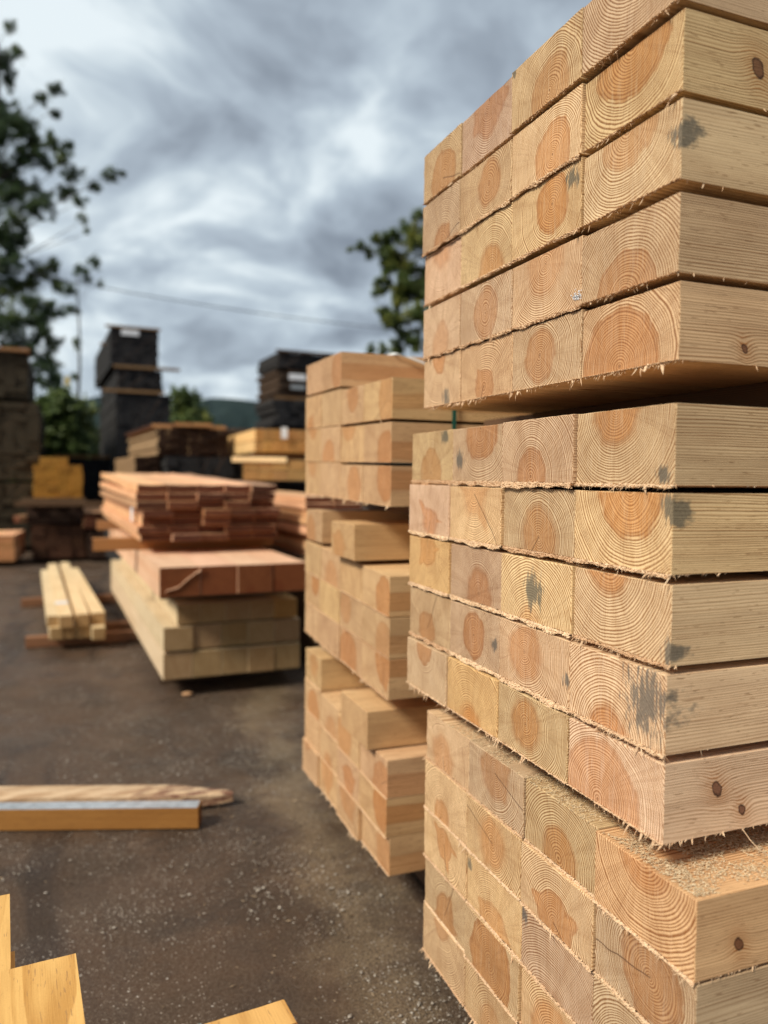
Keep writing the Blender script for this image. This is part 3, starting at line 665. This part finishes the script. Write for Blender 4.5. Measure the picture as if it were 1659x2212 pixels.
# broken board behind it
V = []; F = []; NB = 46; rb = random.Random(5)
u = Vector((math.cos(AG), math.sin(AG), 0)); v = Vector((-math.sin(AG), math.cos(AG), 0))
for i in range(NB):
    t = i/(NB-1); s = -1.25+t*1.94
    taper = max(0, (s-.38)/.33); n0 = noise.noise(Vector((s*18, 0, 1)))*.006; n1 = noise.noise(Vector((s*25, 4, 1)))*.010
    hw = .058*(1-taper**1.8*.9)+.0015; front = -hw+(n1 if s > .3 else 0)+taper*.022; back = hw+n0*(s > .5)+taper*.010
    zt = .070-taper*.018+n0*.5; zb = .003+taper*.012
    p = Vector((0.0, 3.455, 0))+u*(s-.08)
    for q, z in ((front, zb), (back, zb), (back, zt), ((front+back)/2, zt+.002), (front, zt-.004-abs(n1))):
        w_ = p+v*q; V.append((w_.x, w_.y, z))
for i in range(NB-1):
    for k in range(5): F.append((i*5+k, i*5+(k+1) % 5, (i+1)*5+(k+1) % 5, (i+1)*5+k))
F.append((0, 4, 3, 2, 1)); F.append(tuple((NB-1)*5+k for k in range(5)))
m, n = newmat('split_rough_wood'); P = n.node('ShaderNodeTexCoord').outputs['Object']
sx, sy_, sz_ = n.xyz(P)
c_ = n.mix(n.ramp(n.noise(n.v('MULTIPLY', P, (6, 30, 30)), 1, 4, .6), .35, .65), (.62, .44, .27), (.42, .26, .14))
c_ = n.mix(n.m('MULTIPLY', n.ramp(sx, .0, .40), n.ramp(n.noise(n.v('MULTIPLY', P, (12, 60, 60)), 1, 4, .6), .42, .60, 0, .9)), c_, (.15, .06, .04))
finish(n, c_, .8, bump(n, n.noise(P, 60, 4), .8, .004))
tag(mesh_obj('broken_board', V, F, m), 'pale rough board with a broken bark tip lying on the ground', 'board')
# ------------------------------------------------------------------ yellow timbers right below the camera
yp = [(-.2265, 1.7215, 5.1, .148, 'yellow sawn timber top at the left edge, reaching furthest'), (-.0835, 1.463, 4.6, .122, 'yellow sawn timber with square corner beside the left edge one')]
for x, y, a, w, lab in yp:
    a = rad(a)
    o = beam('sawn_timber', (x, y, .495), a-rad(90), 1.5, w, .11, YEL, lab, 'timber', 'yellow timbers at the foot of the picture', simple=False, ny=8, nz=5)
    set_wood(o, (.02, -.20, .01), (.007, R.uniform(0, 9), 0), (1, 1, 1))
    o = beam('timber_block', (x+.02, y-.02, .22), a-rad(90), 1.4, w-.02, .438, YEL, 'yellow block carrying the '+lab[7:], 'timber', None, simple=True); rand_wood(o, .1, .1)
a = rad(9.5)
o = beam('sawn_timber', (.224, 1.2085, .495), a-rad(90)+rad(-4), 1.3, .156, .11, YEL, 'yellow timber with a saw cut and blue paint at the lower edge', 'timber', 'yellow timbers at the foot of the picture', ny=8, nz=5)
set_wood(o, (.02, -.2, .01), (.007, 4, 0), (.93, .90, .90)); yb = o
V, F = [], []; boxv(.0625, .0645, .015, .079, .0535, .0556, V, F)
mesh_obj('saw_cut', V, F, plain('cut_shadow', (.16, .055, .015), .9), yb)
V, F = [], []; boxv(-.001, .035, -.0788, -.060, .0535, .0558, V, F); mesh_obj('blue_paint_mark', V, F, BLUEP, yb)
o = beam('timber_block', (.224, 1.17, .22), a-rad(94), 1.2, .13, .438, YEL, 'yellow block carrying the timber with blue paint', 'timber', simple=True); rand_wood(o, .1, .1)

# ------------------------------------------------------------------ far packs
rf = random.Random(55)
def pack(name, x, y, rz, w, L, z0, z1, rows, cols, mat, label, jit=.02, tint=(1, 1, 1), group='timber packs across the yard', cat='timber pack', split=False, heart=.03, tj=.15, gapz=.004, topjit=0):
    """banded pack: front left lower corner at x, y; boards run away from the camera"""
    root = empty(name, (x, y, z0), rz, label, cat, group)
    H = (z1-z0)/rows; cw = w/cols
    V, F = [], []
    for r in range(rows):
        rj = rf.uniform(-jit, jit)
        for c in range(cols):
            j = rf.uniform(-jit, jit); a = c*cw+rj*.6+.002; b = (c+1)*cw+rj*.6-.002
            zz = r*H; hh = H-gapz
            if split:
                o = beam('board', ((a+b)/2, j, zz+hh/2), rad(90), L, b-a, hh, mat, parent=root, simple=True)
                rand_wood(o, b-a, hh, heart, .006, tj, rf); t = o['tint']; o['tint'] = [q*k for q, k in zip(t, tint)]
            else:
                boxv(j, L+j, -b, -a, zz, zz+hh, V, F)
    if not split:
        o = mesh_obj('board_layers', V, F, mat, root); o['kind'] = 'stuff'; o.rotation_euler.z = rad(90)
        set_wood(o, (.3, -.4, .02), (.02, rf.uniform(0, 9), 0), tint)
    return root
def slab(root, name, x0, x1, y0, y1, z0, z1, mat, lab=None, tint=None):
    V, F = [], []; boxv(x0, x1, y0, y1, z0, z1, V, F); o = mesh_obj(name, V, F, mat, root)
    if tint: set_wood(o, (.1, -.2, .02), (.02, rf.uniform(0, 9), 0), tint)
    if lab: o['label'] = lab
    return o
r4 = rad(3)
# tall black stack left of centre: packs one on another
pack('timber_pack', .40, 15.95, r4, 1.40, 4.4, .12, 1.50, 12, 8, SOOT, 'black timber pack, lowest of the tall black stack', .02)
pk = pack('timber_pack', .56, 16.1, r4, 1.05, 4.4, 1.54, 3.03, 14, 7, SOOT, 'black timber pack, second from bottom of tall black stack', .02); slab(pk, 'lath', -.25, .92, -.05, 0.03, 1.50, 1.55, TAN, tint=(.9, .8, .7))
pk = pack('timber_pack', .60, 16.2, r4, .86, 4.4, 3.09, 3.52, 5, 7, SOOT, 'thin black timber pack below the topmost one', .03); slab(pk, 'lath', -.08, 1.20, -.05, .04, .44, .49, TAN, tint=(.8, .75, .7))
pk = pack('timber_pack', .47, 16.3, r4, .92, 4.6, 3.58, 4.33, 9, 7, SOOT, 'topmost black timber pack with white label', .02); slab(pk, 'lath', -.09, .96, -.05, .05, .752, .79, TAN, tint=(.8, .75, .7))
slab(pk, 'side_lath', -.1, .02, 1.3, 1.4, .60, .64, TAN, tint=(.9, .8, .8))
label_sheet((.84, 16.24, 4.24), r4, .34, .11, 'white label on topmost pack of tall black stack')
# mossy stack at left edge
pack('timber_pack', -2.05, 15.3, rad(1), 1.28, 3.2, .1, 1.25, 9, 6, MOSS, 'mossy brown pack at left edge, lowest', .03)
pack('timber_pack', -2.05, 15.35, rad(1), 1.27, 3.2, 1.30, 2.70, 12, 6, MOSS, 'mossy brown pack at left edge, middle', .03)
pk = pack('timber_pack', -2.15, 15.4, rad(1), 1.18, 3.2, 2.78, 3.60, 8, 6, MOSS, 'mossy brown pack at left edge, topmost with tan board', .03); slab(pk, 'top_board', -.05, 1.22, -.08, .6, .825, .885, TAN, tint=(1, .8, .7))
# low dark packs behind the yellow one
pk = pack('timber_pack', -.75, 17.6, rad(2), 2.0, 3, .1, 1.75, 10, 8, SOOT, 'low black pack under the bushes behind the yellow timber', .03); slab(pk, 'top_board', .1, 1.4, -.1, .2, 1.66, 1.72, TAN, tint=(.7, .55, .4))
pack('timber_pack', -3.0, 17.9, rad(2), 2.1, 3, .1, 1.15, 8, 8, SOOT, 'low black pack behind the mossy stack', .03)
# yellow pack on brown
pk = pack('timber_pack', -.79, 13.6, rad(2.5), .74, 2.6, 1.03, 1.56, 5, 4, YEL, 'bright yellow timber pack with two short boards on top', .012, (.92, .86, .55), split=True)
for i in range(2):
    o = beam('board', (.20+i*.215, .01, .592), rad(90), 2.5, .21, .12, YEL, parent=pk, simple=True); rand_wood(o, .2, .12); o['tint'] = [1.0, .95, .66]
pk = pack('timber_pack', -.90, 13.45, rad(2.5), .86, 2.6, .62, .93, 3, 5, OLD, 'dark brown pack with whitish top boards under the yellow timber', .05, (.55, .5, .55), split=True)
for i in range(5): slab(pk, 'top_board', .0+i*.17, .15+i*.17, -.08+.05*(i % 2), 2.5, .312+.012*(i % 2), .340+.012*(i % 2), TAN, tint=(1.5, 1.5, 1.5))
pack('timber_pack', -.82, 13.40, rad(2.5), .80, 2.6, .06, .58, 3, 4, OLD, 'reddish brown pack on the ground under the yellow stack', .03, (.75, .5, .38), split=True)
pack('timber_pack', .02, 13.30, rad(2.5), .5, 2.6, .06, .50, 3, 3, OLD, 'dark brown low pack right of the yellow stack', .03, (.45, .35, .32))
pk = pack('timber_pack', -.02, 13.3, rad(2.5), .50, 2.4, .55, .80, 2, 3, RED, 'red plank ends beside the brown pack', .06, (.9, .85, .8)); slab(pk, 'lath', -1.02, .5, -.1, 0, .36, .43, OLD, tint=(1, .9, .8))
o = beam('bearer', (-.95, 13.3, .985), rad(2.5), .95, .09, .085, OLD, 'dark bearer under the yellow timber pack', 'bearer', simple=True); rand_wood(o, .1, .1)
# small bits at the left edge
pk = pack('timber_pack', -2.1, 13.0, rad(-4), 1.08, 1.1, .08, .48, 4, 4, PALE, 'low pale orange pile at the left edge', .02, (1.3, .95, .8), split=True)
o = beam('board', (-1.42, 13.1, .66), rad(60), .9, .10, .10, RED, 'short red board end poking out beside the brown pack', 'board', simple=True); rand_wood(o, .1, .1); o.location = (-1.02, 13.35, .70)
# weathered pack with dark ends, centre
pk = pack('timber_pack', .87, 10.35, rad(4), .92, 3.0, 1.68, 2.03, 8, 7, TAN, 'weathered tan pack with dark ends in the centre', .035, group='timber packs across the yard')
for i, (x0, w, y0) in enumerate(((-.06, .26, .1), (.20, .24, -.05), (.43, .25, -.09), (.67, .22, .02))):
    z = .355+(.02 if i in (1, 2) else 0); slab(pk, 'loose_board', x0, x0+w, y0, 2.9, z, z+.045, TAN, tint=(1.7, 1.35, 1.1))
pack('timber_pack', .60, 10.65, rad(4), .32, 2.4, 1.32, 1.665, 7, 2, TAN, 'narrow tan pack under left side of the weathered pack', .02, (.9, .85, .8))
pack('timber_pack', .98, 10.30, rad(4), .86, 3.0, .10, 1.66, 12, 6, SOOT, 'black pack below the weathered tan pack', .03)
pack('timber_pack', .45, 10.95, rad(4), .46, 2.4, .10, 1.28, 8, 3, SOOT, 'black pack left below the weathered tan pack', .03)
# dark clutter between
pack('timber_pack', 2.0, 12.2, rad(3), .62, 2.6, .10, 2.06, 12, 4, OLD, 'dark jumbled pack behind the weathered one, right', .06, (.35, .35, .38))
pk = pack('timber_pack', 2.02, 12.1, rad(3), .50, 2.0, 2.08, 2.16, 1, 3, OLD, 'grey boards lying on the dark jumbled pack', .04, (1.1, 1.1, 1.15))
# second black stack, upper right of centre
pack('timber_pack', 2.84, 12.95, rad(3), 1.7, 1.2, .10, 2.25, 12, 8, SOOT, 'wide black pack at the bottom of the right black stack', .05)
pk = pack('timber_pack', 2.98, 12.8, rad(3), 1.25, 1.2, 2.28, 2.72, 4, 6, SOOT, 'black pack stepping in below the labelled right black stack', .09)
pk = pack('timber_pack', 3.06, 12.85, rad(3), 1.15, 1.3, 2.76, 3.22, 6, 6, OLD, 'ragged brown pack with white label in the right black stack', .06, (.42, .42, .42))
slab(pk, 'lath', -.1, 1.15, -.05, .03, -.04, 0, TAN, tint=(.7, .6, .5))
pk = pack('timber_pack', 3.03, 12.85, rad(3), 1.2, 1.3, 3.26, 3.52, 4, 6, SOOT, 'topmost black pack of the right black stack', .03); slab(pk, 'lath', -.03, 1.21, -.05, .04, .262, .29, OLD, tint=(.8, .8, .8))
label_sheet((3.36, 12.79, 3.10), rad(3), .30, .10, 'white label on the ragged pack of the right black stack')
label_sheet((3.37, 12.79, 2.93), rad(3), .26, .07, 'grey label below the white one on the ragged pack', mat=plain('grey_paper', (.28, .31, .33), .5))
# pale packs just left of the second stack
GP = 'pale packs left of the second stack'
pk = pack('timber_pack', 1.85, 8.98, rad(-1), .95, 2.6, 1.705, 1.98, 2, 9, PALE, 'pale pack of two rows with a white label', .006, (1.15, .95, .66), GP, split=True, gapz=.012)
label_sheet((2.19, 8.93, 1.93), rad(-1), .075, .13, 'white paper label on the pale two row pack')
o = beam('bearer', (1.85, 9.2, 1.66), 0, 1.0, .09, .08, OLD, 'dark bearer between the two pale packs', 'bearer', simple=True); rand_wood(o, .1, .1)
pk = pack('timber_pack', 1.62, 8.50, rad(-16), 1.15, 2.6, 1.37, 1.605, 2, 7, PALE, 'lower pale pack of long boards under the labelled one', .008, (1.12, .98, .72), GP, split=True, gapz=.010)
o = beam('board', (.0, .02, .20), 0, .6, .14, .055, PALE, parent=pk, simple=True); o.location = (-.12, .05, .265-.035); o.rotation_euler.z = 0; rand_wood(o, .1, .1); o['tint'] = [1.6, 1.5, 1.3]
pack('timber_pack', 1.70, 8.8, rad(-8), 1.3, 2.2, .08, 1.33, 9, 6, SOOT, 'black pack carrying the pale packs', .03)

# ------------------------------------------------------------------ chips on the ground
def chips():
    rr = random.Random(91); V, F = [], []
    for i in range(42000):
        d = rr.random()**1.6; y = 1.3+d*9
        x = rr.uniform(-.6-.1*y, .75+.12*y) if rr.random() < .7 else rr.gauss(.68+.02*y, .16+.05*y)
        if y > 4.8 and .35 < x < 1.5: continue
        dens = noise.noise(Vector((x*1.7, y*1.7, 3)))+.6*noise.noise(Vector((x*6, y*6, 8)))
        if dens < rr.uniform(-.2, .5): continue
        s = .0013+min(rr.expovariate(1/.0014), .008); a = rr.uniform(0, 6.28); k = rr.uniform(.25, .9)
        z = .004+.0*y+.010*noise.noise(Vector((x*.35, y*.35, 2.)))-.006
        ca, sa = math.cos(a)*s, math.sin(a)*s; b = len(V); t = rr.uniform(0, .4)*s
        V += [(x-ca, y-sa, z), (x+sa*k, y-ca*k, z+t), (x+ca, y+sa, z+rr.uniform(0, .5)*s), (x-sa*k, y+ca*k, z+t*.5), (x, y, z+s*.5)]
        F += [(b, b+1, b+4), (b+1, b+2, b+4), (b+2, b+3, b+4), (b+3, b, b+4)]
    tag(mesh_obj('wood_chips', V, F, CHIP), 'pale wood chips and grit scattered over the yard', kind='stuff')
chips()
def litter():
    rr = random.Random(17); V, F = [], []
    for i in range(1300):
        y = rr.uniform(1.6, 5.2); x = .80+.02*y+rr.expovariate(1/.22)*-1 if rr.random() < .8 else rr.uniform(-.6, .8)
        L = .002+min(rr.expovariate(1/.0028), .014); w = L*rr.uniform(.08, .35); a = rr.uniform(0, 6.28); z = .003+.010*noise.noise(Vector((x*.35, y*.35, 2.)))-.006
        d = Vector((math.cos(a), math.sin(a), 0)); q = Vector((-d.y, d.x, 0)); p = Vector((x, y, z)); b = len(V)
        V += [tuple(p-d*L), tuple(p-q*w), tuple(p+d*L+Vector((0, 0, rr.uniform(0, .3)*L))), tuple(p+q*w), tuple(p+Vector((0, 0, w*.8+.0008)))]
        F += [(b, b+1, b+4), (b+1, b+2, b+4), (b+2, b+3, b+4), (b+3, b, b+4)]
    tag(mesh_obj('bark_litter', V, F, fibre_mat('bark_and_splinters', (.03, .02, .013), (.40, .29, .18))), 'bark flakes and splinters lying along the foot of the stacks', kind='stuff')
litter()
def pebble(x, y, s, lab, mat, stretch=1.):
    bm = bmesh.new(); bmesh.ops.create_icosphere(bm, subdivisions=2, radius=s)
    for v_ in bm.verts: v_.co *= 1+.25*noise.noise(v_.co*60/s*.01+Vector((x*9, y, 0))); v_.co.z *= .7; v_.co.x *= stretch
    me = bpy.data.meshes.new('pebble'); bm.to_mesh(me); bm.free(); me.materials.append(mat)
    me.polygons.foreach_set('use_smooth', [True]*len(me.polygons))
    o = bpy.data.objects.new('pebble', me); C.objects.link(o); o.location = (x, y, s*.55); return tag(o, lab, 'stone', 'loose stones on the yard')
GREY = plain('grey_stone', (.32, .31, .30), .7, (.2, .19, .18), 80)
pebble(.045, 2.02, .008, 'small pale grey stone beside the yellow timber corner', GREY)
pebble(.32, 1.80, .007, 'small grey stone near the blue-painted timber', GREY, 1.3)
pebble(.27, 1.87, .009, 'dark flat bark flake near the lower edge', plain('dark_bark_flake', (.03, .025, .022), .8), 2.4)
pebble(.60, 5.02, .022, 'orange wood lump in front of the pale sleepers', plain('orange_lump', (.5, .28, .14), .8), 1.6)

# ------------------------------------------------------------------ trees
LT = [(-1.94, 24.99, 14.13, 0.16), (-1.8, 24.92, 13.7, 0.19), (-1.98, 24.95, 12.89, 0.25), (-2.15, 25.03, 13.2, 0.37), (-0.76, 24.46, 12.53, 0.22), (-1.11, 24.57, 12.09, 0.19), (-0.77, 24.43, 11.84, 0.16), (-2.05, 24.91, 11.64, 0.44), (-1.64, 24.75, 11.46, 0.37), (-2.05, 24.88, 10.89, 0.37), (-1.35, 24.61, 10.96, 0.37), (-0.83, 24.4, 10.78, 0.25), (-0.42, 24.25, 10.88, 0.16), (-1.59, 24.68, 10.46, 0.37), (-2.12, 24.86, 10.08, 0.44), (-1.07, 24.47, 10.4, 0.25), (-0.54, 24.26, 10.22, 0.22), (-0.26, 24.14, 9.98, 0.25), (-0.49, 24.21, 9.54, 0.25), (0.27, 23.93, 9.8, 0.19), (0.68, 23.78, 9.99, 0.19), (1.03, 23.64, 10.05, 0.09), (-0.14, 24.05, 9.17, 0.16), (-0.03, 23.99, 8.67, 0.12), (0.05, 23.94, 8.3, 0.07), (-1.48, 24.6, 9.65, 0.31), (-2.0, 24.78, 9.33, 0.37), (-1.02, 24.39, 9.16, 0.28), (-1.37, 24.52, 8.91, 0.28), (-1.78, 24.66, 8.59, 0.31), (-2.13, 24.78, 8.21, 0.31), (-1.66, 24.59, 8.09, 0.25), (-1.9, 24.66, 7.65, 0.31), (-2.14, 24.73, 7.09, 0.37), (-1.2, 24.38, 7.35, 0.25), (-0.8, 24.22, 7.42, 0.22), (-1.91, 24.62, 6.72, 0.37), (-1.5, 24.47, 6.91, 0.25), (-0.8, 24.2, 6.92, 0.22), (-1.39, 24.39, 6.23, 0.37), (-0.92, 24.21, 6.11, 0.28), (-1.91, 24.57, 5.72, 0.44), (-1.27, 24.32, 5.6, 0.37), (-0.93, 24.17, 5.23, 0.25), (-1.68, 24.46, 5.16, 0.44), (-1.1, 24.21, 4.67, 0.37), (-0.93, 24.11, 4.05, 0.37), (-2.56, 25.18, 13.07, 0.37), (-2.68, 25.18, 12.13, 0.5), (-2.57, 25.1, 11.2, 0.5), (-2.7, 25.09, 10.2, 0.56), (-2.65, 25.02, 9.14, 0.56), (-2.71, 25.0, 8.08, 0.56), (-2.66, 24.92, 6.83, 0.56), (-2.73, 24.88, 5.59, 0.56)]
ST = [(-0.1, 22.93, 6.99, 0.19), (0.31, 22.79, 7.24, 0.19), (0.07, 22.86, 6.8, 0.12), (0.42, 22.71, 6.68, 0.09), (-0.34, 23.0, 6.42, 0.19), (-0.23, 22.88, 4.99, 0.12), (-0.29, 22.87, 4.12, 0.11), (-.25, 22.9, 5.9, .16)]
RT = [(9.79, 22.37, 9.65, 0.2), (9.47, 22.49, 9.41, 0.17), (9.2, 22.57, 9.04, 0.2), (8.8, 22.72, 8.92, 0.17), (8.45, 22.85, 8.77, 0.17), (8.13, 22.97, 8.71, 0.14), (7.86, 23.07, 8.59, 0.07), (8.39, 22.86, 8.46, 0.14), (8.98, 22.64, 8.75, 0.26), (9.46, 22.45, 8.76, 0.37), (8.87, 22.67, 8.38, 0.23), (9.19, 22.54, 8.32, 0.34), (9.59, 22.37, 8.04, 0.37), (8.87, 22.65, 7.95, 0.26), (8.71, 22.69, 7.6, 0.2), (9.19, 22.5, 7.46, 0.26), (9.59, 22.34, 7.32, 0.4), (8.87, 22.62, 7.37, 0.17), (8.44, 22.77, 7.14, 0.1), (8.28, 22.83, 7.05, 0.06), (9.13, 22.5, 6.98, 0.32), (8.86, 22.58, 6.6, 0.23), (8.7, 22.63, 6.31, 0.2), (9.18, 22.45, 6.32, 0.32), (9.58, 22.3, 6.46, 0.34), (9.31, 22.37, 5.89, 0.23), (9.6, 22.25, 5.75, 0.23), (8.8, 22.55, 5.45, 0.17), (8.48, 22.68, 5.48, 0.14), (9.18, 22.41, 5.51, 0.23), (9.58, 22.25, 5.46, 0.17), (10.14, 22.22, 9.34, 0.4), (10.13, 22.18, 8.48, 0.46), (10.13, 22.14, 7.62, 0.46), (10.12, 22.1, 6.76, 0.46), (10.25, 22.01, 5.9, 0.43), (10.8, 21.95, 9.06, 0.43), (10.8, 21.9, 7.91, 0.43), (10.79, 21.84, 6.76, 0.43)]
def leaf_cloud(clusters, per, size, depth, rr, twigs=None):
    V, F = [], []
    for cx, cy, cz, cr_ in clusters:
        k = int(per*2.3*(cr_/.3)**2)+8; c = Vector((cx, cy+rr.uniform(-depth, depth), cz)); ns = max(5, int(13*cr_/.3))
        sprays = []
        for q in range(ns):
            d = Vector((rr.gauss(0, 1), rr.gauss(0, 1), rr.gauss(.1, .8))).normalized()
            st = c+Vector((rr.gauss(0, .35), rr.gauss(0, .35), rr.gauss(0, .35)))*cr_
            en = st+d*cr_*rr.uniform(.6, 1.35)+Vector((0, 0, -.12*cr_)); sprays.append((st, en))
            if twigs is not None: twigs.append((c, st, en))
        for i in range(k):
            st, en = rr.choice(sprays); t = rr.random()
            p = st+(en-st)*t+Vector((rr.gauss(0, 1), rr.gauss(0, 1), rr.gauss(0, 1)))*(.05+.28*cr_*(1-t))*.62
            s = size*rr.uniform(.55, 1.25)
            a = Vector((rr.gauss(0, 1), rr.gauss(0, 1), rr.gauss(0, .7))).normalized(); b = a.orthogonal().normalized()
            m_ = len(V)
            V += [tuple(p-a*s), tuple(p-b*s*.55), tuple(p+a*s), tuple(p+b*s*.55)]
            F.append((m_, m_+1, m_+2, m_+3))
    return V, F
def tree(name, base, top, r0, clusters, per, size, depth, leafm, label, cat='tree', group=None, branches=True, seed=1):
    rr = random.Random(seed)
    root = empty(name, base, 0, label, cat, group); B = Vector(base); T = Vector(top)
    V, F = [], []
    pts = [B+(T-B)*t+Vector((math.sin(t*5+seed)*.12, math.cos(t*4)*.1, 0))*(t > 0) for t in [i/8 for i in range(9)]]
    v_, f_ = tube([p-B for p in pts], r0, r0*.15, None, None, seg=8); V += v_; F += f_
    if branches:
        for cx, cy, cz, cr_ in clusters:
            tgt = Vector((cx, cy, cz)); zt = max(B.z+.8, tgt.z-rr.uniform(.25, .6)*abs(tgt.x-B.x)-.4)
            t = min(.98, (zt-B.z)/(T.z-B.z)); s = B+(T-B)*t+Vector((math.sin(t*5+seed)*.12, math.cos(t*4)*.1, 0))
            mid = (s+tgt)/2+Vector((rr.uniform(-.1, .1), rr.uniform(-.1, .1), rr.uniform(.0, .25)))
            v_, f_ = tube([s-B, mid-B, tgt-B], r0*.12*(1-t*.6), .006, None, None, seg=4)
            b = len(V); V += v_; F += [tuple(b+i for i in f) for f in f_]
    tw = []
    V2, F2 = leaf_cloud([(c[0]-B.x, c[1]-B.y, c[2]-B.z, c[3]) for c in clusters], per, size, depth, rr, tw)
    for c_, st, en in tw:
        v_, f_ = tube([c_, st, en], .007, .003, None, None, seg=3)
        b = len(V); V += v_; F += [tuple(b+i for i in f) for f in f_]
    mesh_obj('trunk', V, F, BARK, root)
    mesh_obj('crown', V2, F2, leafm, root)
    return root
tree('broadleaf_tree', (-3.0, 25.2, 0), (-2.3, 25.0, 13.6), .28, LT, 480, .046, .5, LEAF, 'tall dark open-branched tree at the left edge', seed=4)
tree('slender_tree', (-.48, 22.9, 0), (-.12, 22.9, 6.9), .075, ST, 200, .055, .4, LEAF, 'thin bare-stemmed young tree beside the tall dark tree', seed=5)
tree('broadleaf_tree', (10.4, 22.6, 0), (10.1, 22.3, 9.2), .25, RT, 620, .062, .5, LEAF2, 'yellow-green leafy tree showing behind the nearest stack', seed=6)
def bush(name, cx, cy, w, h, n_, lab, mat, seed, cat='bush', dz=.0, size=.08, per=200):
    rr = random.Random(seed); cl_ = []
    for i in range(n_):
        a = rr.uniform(-1, 1); z = rr.random(); ww = w*(1-z*z*.75)
        cl_.append((cx+a*ww, cy+rr.uniform(-.6, .6), .2+z*(h-.5)*(1-.35*a*a), rr.uniform(.25, .5)*min(1, h/3)))
    return tree(name, (cx, cy, 0), (cx, cy, h*.8), .08, cl_, per, size, .3, mat, lab, cat, 'bushes behind the packs', seed=seed)
bush('leafy_bush', -.55, 21.9, 1.15, 3.75, 60, 'green bush between the mossy stack and black stack', LEAF2, 11)
bush('leafy_bush', -2.9, 22.4, 1.6, 3.6, 50, 'dark bush behind the mossy stack', LEAF, 12)
bush('leafy_bush', 3.75, 31.0, 1.9, 5.0, 70, 'dark rounded bush right of the tall black stack', LEAF2, 13, size=.10, per=160)
bush('leafy_bush', 7.2, 33.0, 2.0, 3.2, 50, 'low dark bush beside the right black stack', LEAF, 14, size=.10, per=140)
V, F = [], []; boxv(-.06, .06, -.02, .02, -.11, .11, V, F); o = mesh_obj('tag', V, F, YTAG); o.location = (-.455, 22.75, 3.95)
tag(o, 'small yellow tag tied to the slender trunk', 'tag')
# overhead wire
pts = []
for i in range(25):
    t = i/24; x = -3.0+t*14; y = 21.82-(x+.0)*.396*1.0+.0; 
    z = 6.40-(x)*.142-.28*math.sin(math.pi*t)+.15
    pts.append((x, y, z))
tag(tube(pts, .011, .011, 'overhead_wire', WIREM), 'thin dark overhead wire crossing the sky', 'wire')

for o in C.objects:
    if o.parent is None and o.get('category') and not o.get('kind'): o['kind'] = 'thing'
